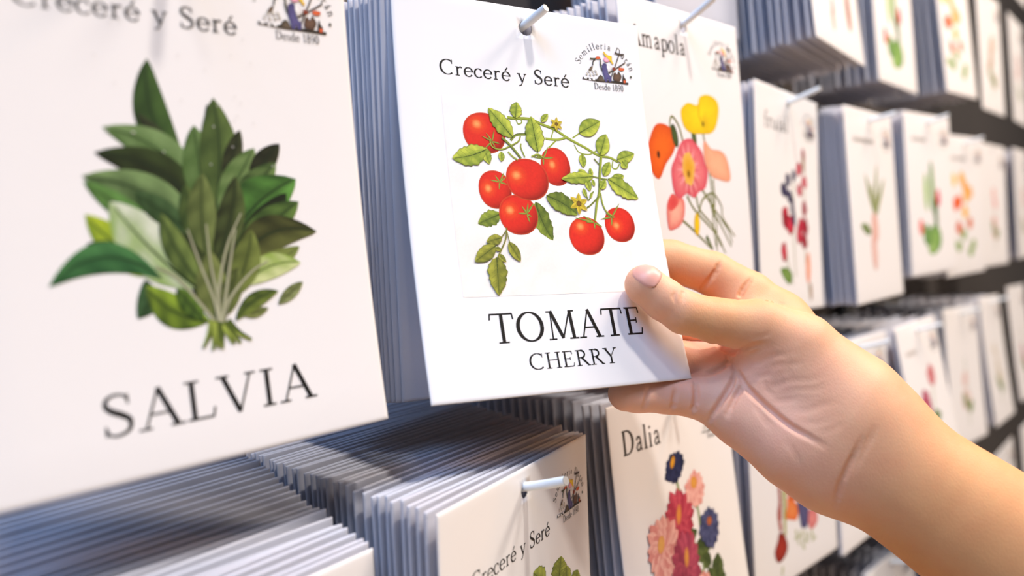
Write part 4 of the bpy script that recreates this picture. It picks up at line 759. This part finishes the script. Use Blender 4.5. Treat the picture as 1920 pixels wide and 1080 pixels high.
GROOVES = [  # skin creases: polyline on the skin, half width, depth
 ([(0.2841,0.1562,-0.0365),(0.2866,0.1554,-0.0378),(0.3026,0.1620,-0.0410),(0.3012,0.1579,-0.0425),(0.3001,0.1550,-0.0427),(0.2956,0.1502,-0.0419),(0.2932,0.1469,-0.0409),(0.2923,0.1442,-0.0399),(0.2924,0.1416,-0.0392),(0.2930,0.1393,-0.0388),(0.2938,0.1373,-0.0389),(0.2945,0.1355,-0.0392)], .0009, .0018), ([(0.3025,0.1605,-0.0414),(0.3007,0.1585,-0.0428),(0.2992,0.1566,-0.0445),(0.2980,0.1549,-0.0463),(0.2967,0.1532,-0.0483),(0.2956,0.1514,-0.0504),(0.2949,0.1500,-0.0520),(0.2943,0.1487,-0.0537),(0.2937,0.1473,-0.0554),(0.2933,0.1458,-0.0571),(0.2930,0.1444,-0.0584),(0.2929,0.1430,-0.0597),(0.2929,0.1415,-0.0611),(0.2930,0.1400,-0.0624),(0.2931,0.1385,-0.0638),(0.2933,0.1369,-0.0652),(0.2933,0.1352,-0.0666),(0.2932,0.1334,-0.0680),(0.2929,0.1316,-0.0692),(0.2927,0.1297,-0.0704),(0.2925,0.1279,-0.0714),(0.2923,0.1261,-0.0723),(0.2922,0.1243,-0.0731),(0.2922,0.1226,-0.0739),(0.2923,0.1210,-0.0748),(0.2923,0.1192,-0.0757),(0.2925,0.1176,-0.0766),(0.2926,0.1160,-0.0775),(0.2929,0.1144,-0.0784)], .0008, .0018),
 ([(0.2982,0.1517,-0.0452),(0.2974,0.1519,-0.0472),(0.2962,0.1520,-0.0494),(0.2951,0.1522,-0.0512),(0.2939,0.1525,-0.0532),(0.2925,0.1530,-0.0555),(0.2914,0.1536,-0.0570),(0.2902,0.1543,-0.0587),(0.2891,0.1552,-0.0605),(0.2882,0.1562,-0.0623),(0.2877,0.1572,-0.0640),(0.2873,0.1585,-0.0660),(0.2874,0.1600,-0.0679),(0.2881,0.1618,-0.0700),(0.2902,0.1644,-0.0724)], .0008, .0019), ([(0.2951,0.1460,-0.0517),(0.2942,0.1474,-0.0542),(0.2936,0.1481,-0.0555),(0.2926,0.1489,-0.0570),(0.2915,0.1497,-0.0588),(0.2904,0.1505,-0.0605),(0.2894,0.1512,-0.0625),(0.2885,0.1520,-0.0647),(0.2880,0.1530,-0.0670),(0.2879,0.1542,-0.0694)], .0008, .0012), ([(0.2881,0.1672,-0.0531),(0.2860,0.1656,-0.0555),(0.2849,0.1648,-0.0579),(0.2844,0.1647,-0.0599),(0.2840,0.1651,-0.0620),(0.2841,0.1664,-0.0648),(0.2859,0.1689,-0.0683)], .0008, .0017),
 ([(0.2914,0.1663,-0.0514),(0.2923,0.1636,-0.0509),(0.2933,0.1611,-0.0504),(0.2945,0.1592,-0.0494),(0.2958,0.1575,-0.0481),(0.2975,0.1561,-0.0466),(0.2989,0.1545,-0.0449)], .0008, .0016), ([(0.2703,0.1781,-0.0529),(0.2688,0.1779,-0.0552),(0.2680,0.1781,-0.0577),(0.2678,0.1787,-0.0596),(0.2681,0.1797,-0.0617),(0.2697,0.1816,-0.0642)], .0007, .0008), ([(0.2801,0.1715,-0.0547),(0.2790,0.1712,-0.0572),(0.2784,0.1715,-0.0598),(0.2785,0.1725,-0.0628),(0.2802,0.1748,-0.0662)], .0008, .0011),
 ([(0.2978,0.1026,-0.0722),(0.2972,0.1033,-0.0741),(0.2965,0.1042,-0.0761),(0.2960,0.1050,-0.0780),(0.2956,0.1058,-0.0797),(0.2951,0.1067,-0.0817),(0.2948,0.1076,-0.0836),(0.2945,0.1085,-0.0855),(0.2944,0.1095,-0.0874),(0.2943,0.1105,-0.0894),(0.2944,0.1117,-0.0919),(0.2947,0.1124,-0.0940),(0.2952,0.1132,-0.0963),(0.2960,0.1142,-0.0989),(0.2974,0.1153,-0.1018),(0.2994,0.1168,-0.1049)], .0008, .0013), ([(0.3010,0.0992,-0.0686),(0.3001,0.0997,-0.0704),(0.2993,0.1004,-0.0723),(0.2986,0.1010,-0.0741),(0.2979,0.1017,-0.0758),(0.2972,0.1026,-0.0777),(0.2966,0.1035,-0.0794),(0.2961,0.1045,-0.0813),(0.2957,0.1053,-0.0830),(0.2955,0.1061,-0.0847),(0.2952,0.1069,-0.0865),(0.2951,0.1077,-0.0884)], .0009, .0005),
 ([(0.3102,0.1806,-0.0152),(0.2751,0.1616,-0.0158),(0.2735,0.1610,-0.0178),(0.2716,0.1614,-0.0211)], .0006, .0007), ([(0.2727,0.1634,-0.0140),(0.2706,0.1634,-0.0166),(0.2704,0.1631,-0.0203)], .0006, .0004),
 ([(0.3155,0.1653,-0.0041),(0.3130,0.1656,-0.0066),(0.3115,0.1665,-0.0090),(0.3106,0.1677,-0.0109),(0.3102,0.1694,-0.0128),(0.3103,0.1710,-0.0143),(0.3111,0.1731,-0.0160),(0.3140,0.1765,-0.0178)], .0007, .0013), ([(0.3224,0.1538,-0.0117),(0.3185,0.1544,-0.0143),(0.3168,0.1551,-0.0158),(0.3153,0.1559,-0.0175),(0.3140,0.1566,-0.0195),(0.2948,0.1484,-0.0204)], .0007, .0014), ([(0.3170,0.1498,-0.0211),(0.3038,0.1415,-0.0210),(0.3025,0.1389,-0.0216),(0.3048,0.1371,-0.0227),(0.3212,0.1417,-0.0246),(0.3226,0.1392,-0.0254)], .0007, .0012),
 ([(0.2964,0.1493,-0.0431),(0.2951,0.1460,-0.0429),(0.2945,0.1432,-0.0425),(0.2939,0.1408,-0.0412),(0.2938,0.1386,-0.0400),(0.2943,0.1364,-0.0397),(0.2951,0.1342,-0.0397)], .0007, .00022), ([(0.2967,0.1479,-0.0471),(0.2961,0.1454,-0.0469),(0.2956,0.1430,-0.0467),(0.2953,0.1409,-0.0463),(0.2951,0.1384,-0.0449),(0.2951,0.1359,-0.0436),(0.2956,0.1338,-0.0432),(0.2962,0.1315,-0.0431),(0.2969,0.1296,-0.0428),(0.2979,0.1274,-0.0420),(0.2989,0.1255,-0.0411)], .0008, .00022), ([(0.2952,0.1377,-0.0492),(0.2954,0.1353,-0.0480),(0.2959,0.1329,-0.0470),(0.2964,0.1311,-0.0470),(0.2970,0.1293,-0.0472),(0.2975,0.1275,-0.0471),(0.2983,0.1254,-0.0463),(0.2993,0.1234,-0.0452)], .0008, .00016), ([(0.2950,0.1451,-0.0521),(0.2949,0.1425,-0.0520),(0.2949,0.1400,-0.0519),(0.2952,0.1376,-0.0511),(0.2955,0.1352,-0.0503)], .0007, .0002),
 ([(0.2943,0.1422,-0.0553),(0.2946,0.1396,-0.0555),(0.2951,0.1372,-0.0557),(0.2957,0.1350,-0.0557),(0.2962,0.1325,-0.0546),(0.2966,0.1298,-0.0534),(0.2969,0.1279,-0.0532),(0.2973,0.1258,-0.0532),(0.2977,0.1237,-0.0532),(0.2981,0.1218,-0.0529),(0.2988,0.1199,-0.0523),(0.2996,0.1183,-0.0514),(0.3005,0.1168,-0.0506)], .0009, .0002), ([(0.2961,0.1321,-0.0586),(0.2964,0.1300,-0.0579),(0.2966,0.1279,-0.0572),(0.2968,0.1258,-0.0567),(0.2971,0.1237,-0.0566),(0.2973,0.1217,-0.0567),(0.2976,0.1198,-0.0565),(0.2982,0.1181,-0.0559),(0.2989,0.1165,-0.0550),(0.2997,0.1150,-0.0542)], .0008, .00014), ([(0.2944,0.1369,-0.0616),(0.2950,0.1349,-0.0616),(0.2955,0.1328,-0.0616),(0.2958,0.1309,-0.0615),(0.2961,0.1287,-0.0607),(0.2964,0.1267,-0.0598)], .0008, .00018), ([(0.2947,0.1302,-0.0651),(0.2949,0.1282,-0.0650),(0.2950,0.1262,-0.0650),(0.2951,0.1243,-0.0649),(0.2953,0.1225,-0.0646),(0.2957,0.1201,-0.0636),(0.2963,0.1176,-0.0624),(0.2967,0.1159,-0.0620),(0.2971,0.1140,-0.0615),(0.2977,0.1120,-0.0611),(0.2983,0.1102,-0.0607)], .0009, .00018), ([(0.2935,0.1253,-0.0691),(0.2936,0.1232,-0.0692),(0.2937,0.1212,-0.0693),(0.2940,0.1192,-0.0691),(0.2944,0.1173,-0.0686),(0.2949,0.1154,-0.0677),(0.2954,0.1135,-0.0669)], .0008, .00014), ([(0.2930,0.1191,-0.0727),(0.2934,0.1172,-0.0722),(0.2938,0.1153,-0.0718),(0.2942,0.1134,-0.0712),(0.2948,0.1115,-0.0702),(0.2955,0.1097,-0.0691),(0.2962,0.1079,-0.0679)], .0008, .00012),
 ([(0.2898,0.1427,-0.0356),(0.2907,0.1409,-0.0355),(0.2915,0.1391,-0.0353),(0.2924,0.1375,-0.0351),(0.2935,0.1357,-0.0344),(0.2947,0.1340,-0.0336)], .0006, .00016), ([(0.2965,0.1309,-0.0398),(0.2966,0.1305,-0.0420),(0.2967,0.1301,-0.0442),(0.2968,0.1297,-0.0464),(0.2969,0.1295,-0.0484),(0.2968,0.1296,-0.0506),(0.2966,0.1299,-0.0527),(0.2965,0.1302,-0.0547)], .0008, .00012), ([(0.2949,0.1404,-0.0519),(0.2947,0.1395,-0.0545),(0.2947,0.1385,-0.0570),(0.2950,0.1368,-0.0589),(0.2952,0.1349,-0.0607)], .0008, .0002), ([(0.2921,0.1435,-0.0615),(0.2918,0.1423,-0.0633),(0.2915,0.1412,-0.0652),(0.2913,0.1401,-0.0669),(0.2913,0.1391,-0.0685),(0.2914,0.1378,-0.0700),(0.2914,0.1364,-0.0712),(0.2913,0.1350,-0.0724)], .0009, .0003), ([(0.2909,0.1311,-0.0754),(0.2906,0.1295,-0.0771),(0.2904,0.1281,-0.0789),(0.2904,0.1270,-0.0808),(0.2904,0.1263,-0.0828),(0.2906,0.1259,-0.0849),(0.2910,0.1255,-0.0870)], .001, .0002)]
def hand_sdf(P):
    palm = None
    for c in PALM: q = caps(P, c); palm = q if palm is None else smin(palm, q, .012)
    palm = smin(palm, caps(P, THENAR), .010); palm = smin(palm, caps(P, HYPO), .012)
    arm = None
    for c in ARM: q = caps(P, c); arm = q if arm is None else smin(arm, q, .014)
    d = smin(palm, arm, .016)
    fingers = np.minimum(np.minimum(caps(P, INDEX), caps(P, MIDDLE)), np.minimum(caps(P, RING), caps(P, LITTLE)))
    d = smin(d, fingers, .005)
    d = smin(d, caps(P, WEB), .008)
    d = smin(d, caps(P, THUMB), .007)
    return d
def crease_depth(P):
    """how far the skin dips at P: a soft groove along every crease line, fading out at its ends"""
    out = np.zeros(len(P), np.float32)
    for pts, w, dep in GROOVES:
        q = np.array(pts, np.float32); m = np.where(np.all((P > q.min(0)-3*w-.001) & (P < q.max(0)+3*w+.001), axis=1))[0]
        if not len(m): continue
        g = np.exp(-(np.maximum(0, caps(P[m], [(*p, 0) for p in pts]))/w)**2); L = np.linalg.norm(q[1:]-q[:-1], axis=1).sum()
        for e in (q[0], q[-1]): g *= np.clip(np.linalg.norm(P[m]-e, axis=1)/(.3*L), 0.0, 1)
        out[m] = np.maximum(out[m], dep*g)
    return out
#HAND_END
def surface_nets(sdf, lo, hi, h, B=16):
    lo = np.array(lo); n = [int(math.ceil((hi[k]-lo[k])/h/B))*B for k in range(3)]
    F = np.ones(n, np.float32)
    bl = [(i, j, k) for i in range(0, n[0], B) for j in range(0, n[1], B) for k in range(0, n[2], B)]
    cen = np.array([[lo[q]+(b[q]+B/2)*h for q in range(3)] for b in bl], np.float32); dc = sdf(cen)
    g = np.stack(np.meshgrid(*[np.arange(B)]*3, indexing='ij'), -1).reshape(-1, 3)
    for b, dd in zip(bl, dc):
        sl = tuple(slice(b[q], b[q]+B) for q in range(3))
        if abs(dd) > B*h*1.05: F[sl] = dd; continue
        F[sl] = sdf(((g+np.array(b))*h+lo).astype(np.float32)).reshape(B, B, B)
    S = F < 0; cnt = np.zeros([m-1 for m in n], np.int8); 
    c8 = [(i, j, k) for i in (0, 1) for j in (0, 1) for k in (0, 1)]
    sh = lambda A, o: A[o[0]:n[0]-1+o[0], o[1]:n[1]-1+o[1], o[2]:n[2]-1+o[2]]
    for o in c8: cnt += sh(S, o)
    act = np.argwhere((cnt > 0) & (cnt < 8)); vid = -np.ones(cnt.shape, np.int32); vid[tuple(act.T)] = np.arange(len(act))
    acc = np.zeros((len(act), 3)); wn = np.zeros(len(act))
    for o in c8:
        for ax in range(3):
            if o[ax]: continue
            o2 = list(o); o2[ax] = 1
            a = F[tuple((act+o).T)]; b = F[tuple((act+o2).T)]; m = (a < 0) != (b < 0)
            t = np.where(m, a/(a-b+1e-20), 0); p = np.tile(np.array(o, float), (len(act), 1)); p[:, ax] += t
            acc[m] += p[m]; wn[m] += 1
    V = lo+(act+acc/wn[:, None])*h; faces = []
    for ax in range(3):
        u, v = (ax+1) % 3, (ax+2) % 3
        a = [slice(0, n[q]-1) for q in range(3)]; b = list(a); b[ax] = slice(1, n[ax]); 
        for q in (u, v): a[q] = slice(1, n[q]-1); b[q] = slice(1, n[q]-1)
        A, Bb = S[tuple(a)], S[tuple(b)]; off = np.zeros(3, int); off[u] = off[v] = 1
        for fl, m in ((False, A & ~Bb), (True, ~A & Bb)):
            c = np.argwhere(m)+off; du = np.zeros(3, int); du[u] = 1; dv = np.zeros(3, int); dv[v] = 1
            q = [vid[tuple(x.T)] for x in (c-du-dv, c-dv, c, c-du)]
            faces.append(np.stack(q if not fl else q[::-1], 1))
    return V, np.concatenate(faces)
def make_hand():
    allp = np.array([p for c in [THUMB, INDEX, MIDDLE, RING, LITTLE, THENAR, HYPO]+PALM+ARM for p in c])
    lo = allp[:, :3].min(0)-.036; hi = allp[:, :3].max(0)+.036
    V, Fc = surface_nets(hand_sdf, lo, hi, .00055)
    e = 2.5e-4; P = V.astype(np.float32)                     # settle vertices on the field, get colours from it
    for it in range(2):
        d = hand_sdf(P); g = np.stack([hand_sdf(P+np.eye(3, dtype=np.float32)[k]*e)-d for k in range(3)], 1)/e
        P = P-(d/np.maximum(.3, (g**2).sum(1)))[:, None]*g*.9
    P = P-crease_depth(P)[:, None]*g/np.linalg.norm(g, axis=1)[:, None]
    org = np.array(PALM[1][0][:3]); me = bpy.data.meshes.new('person')
    P = P-org.astype(np.float32)
    me.from_pydata(P.tolist(), [], Fc.tolist()); me.update(); me.polygons.foreach_set('use_smooth', [True]*len(me.polygons))
    Q = P+org.astype(np.float32)
    def near(pts, r): return np.exp(-(np.maximum(0, caps(Q, pts))/r)**2)
    pink = np.clip(near([(*THENAR[0][:3], .004), (*THENAR[1][:3], .004)], .022)*.75+near([(*p[:3], .002) for p in HYPO], .02)*.95+near([(*p[:3], .001) for p in LITTLE[:2]], .012)*1.2+near([(*p[:3], .001) for p in THUMB[:2]], .011)*.95+near([(*p[:3], .002) for p in PALM[4]], .016)*.5+near([(*p[:3], .0) for p in INDEX[1:4]], .011)*.5+near([(*p[:3], .002) for p in LITTLE[2:]], .015)*.5+near([(*p[:3], .002) for p in RING[2:]], .016)*.8, 0, 1)
    at = me.color_attributes.new('flush', 'FLOAT_COLOR', 'POINT'); at.data.foreach_set('color', np.stack([pink, pink, pink, np.ones_like(pink)], 1).ravel())
    m, nt, b = new_mat('skin')
    a = nt.nodes.new('ShaderNodeAttribute'); a.attribute_name = 'flush'
    tc = nt.nodes.new('ShaderNodeTexCoord'); n1 = nt.nodes.new('ShaderNodeTexNoise'); n1.inputs['Scale'].default_value = 70; n1.inputs['Detail'].default_value = 5
    r = nt.nodes.new('ShaderNodeMixRGB'); r.inputs[1].default_value = (*lin('#dfa06c'), 1); r.inputs[2].default_value = (*lin('#f1b99e'), 1)
    r2 = nt.nodes.new('ShaderNodeMixRGB'); r2.blend_type = 'OVERLAY'; r2.inputs[0].default_value = .16
    vor = nt.nodes.new('ShaderNodeTexVoronoi'); vor.inputs['Scale'].default_value = 1500
    mp = nt.nodes.new('ShaderNodeMapping'); mp.inputs['Scale'].default_value = (1, 1, .55)
    bp = nt.nodes.new('ShaderNodeBump'); bp.inputs['Strength'].default_value = .3; bp.inputs['Distance'].default_value = .00018
    n2 = nt.nodes.new('ShaderNodeTexNoise'); n2.inputs['Scale'].default_value = 420; n2.inputs['Detail'].default_value = 6
    add = nt.nodes.new('ShaderNodeMath'); add.operation = 'ADD'
    L = nt.links.new
    L(tc.outputs['Object'], n1.inputs['Vector']); L(tc.outputs['Object'], mp.inputs['Vector']); L(mp.outputs[0], vor.inputs['Vector']); L(mp.outputs[0], n2.inputs['Vector'])
    L(a.outputs['Fac'], r.inputs[0]); L(r.outputs[0], r2.inputs[1]); L(n1.outputs['Fac'], r2.inputs[2]); L(r2.outputs[0], b.inputs['Base Color'])
    L(vor.outputs['Distance'], add.inputs[0]); L(n2.outputs['Fac'], add.inputs[1]); L(add.outputs[0], bp.inputs['Height']); L(bp.outputs['Normal'], b.inputs['Normal'])
    b.inputs['Roughness'].default_value = .55; b.inputs['Specular IOR Level'].default_value = .3
    b.inputs['Subsurface Weight'].default_value = .18; b.inputs['Subsurface Radius'].default_value = (.006, .002, .001); b.inputs['Subsurface Scale'].default_value = .5
    o = link('person', me, [m]); o.location = org
    tag(o, 'bare right hand and forearm, thumb and fingers pinching the tomato packet', 'person')
    # thumbnail
    A, Bq = Vector(THUMB[0][:3]), Vector(THUMB[2][:3]); ax = (A-Bq).normalized(); tocam = (Vector((0, 0, EYE*0))-A).normalized(); up = Vector((0, 0, 1))
    side = (tocam*.80+up*.62+Vector((.10, 0, 0))).normalized(); nrm = (side-ax*side.dot(ax)).normalized(); tan = ax.cross(nrm)
    vs, fs, nu, nv = [], [], 14, 14
    for i in range(nu+1):
        for j in range(nv+1):
            s, t = i/nu*2-1, j/nv*2-1
            k = (1-abs(s)**4)**.25 if s > 0 else (1-abs(s)**2.5)**.4
            ang = t*k*.74; base = A+ax*(.0022+s*.0056)
            dirv = nrm*math.cos(ang)+tan*math.sin(ang)
            p = base+dirv*.012; p_ = np.array([p], np.float32)
            for it in range(6): dd = float(hand_sdf(p_)[0]); p_ = p_-np.array([dirv], np.float32)*dd*.9
            edge = max(abs(s), abs(t))
            vs.append(Vector(p_[0])+dirv*(.00045 if edge < .93 else -.0002)-Vector(org))
    for i in range(nu):
        for j in range(nv): q = i*(nv+1)+j; fs.append((q, q+1, q+nv+2, q+nv+1))
    nm = plain('nail_plate', '#e3a594', .38, .4)
    link('thumbnail', mesh('thumbnail', vs, fs), [nm], o)['label'] = 'short pink thumbnail'
    return o
hand = make_hand()
hand.location.z += EYE
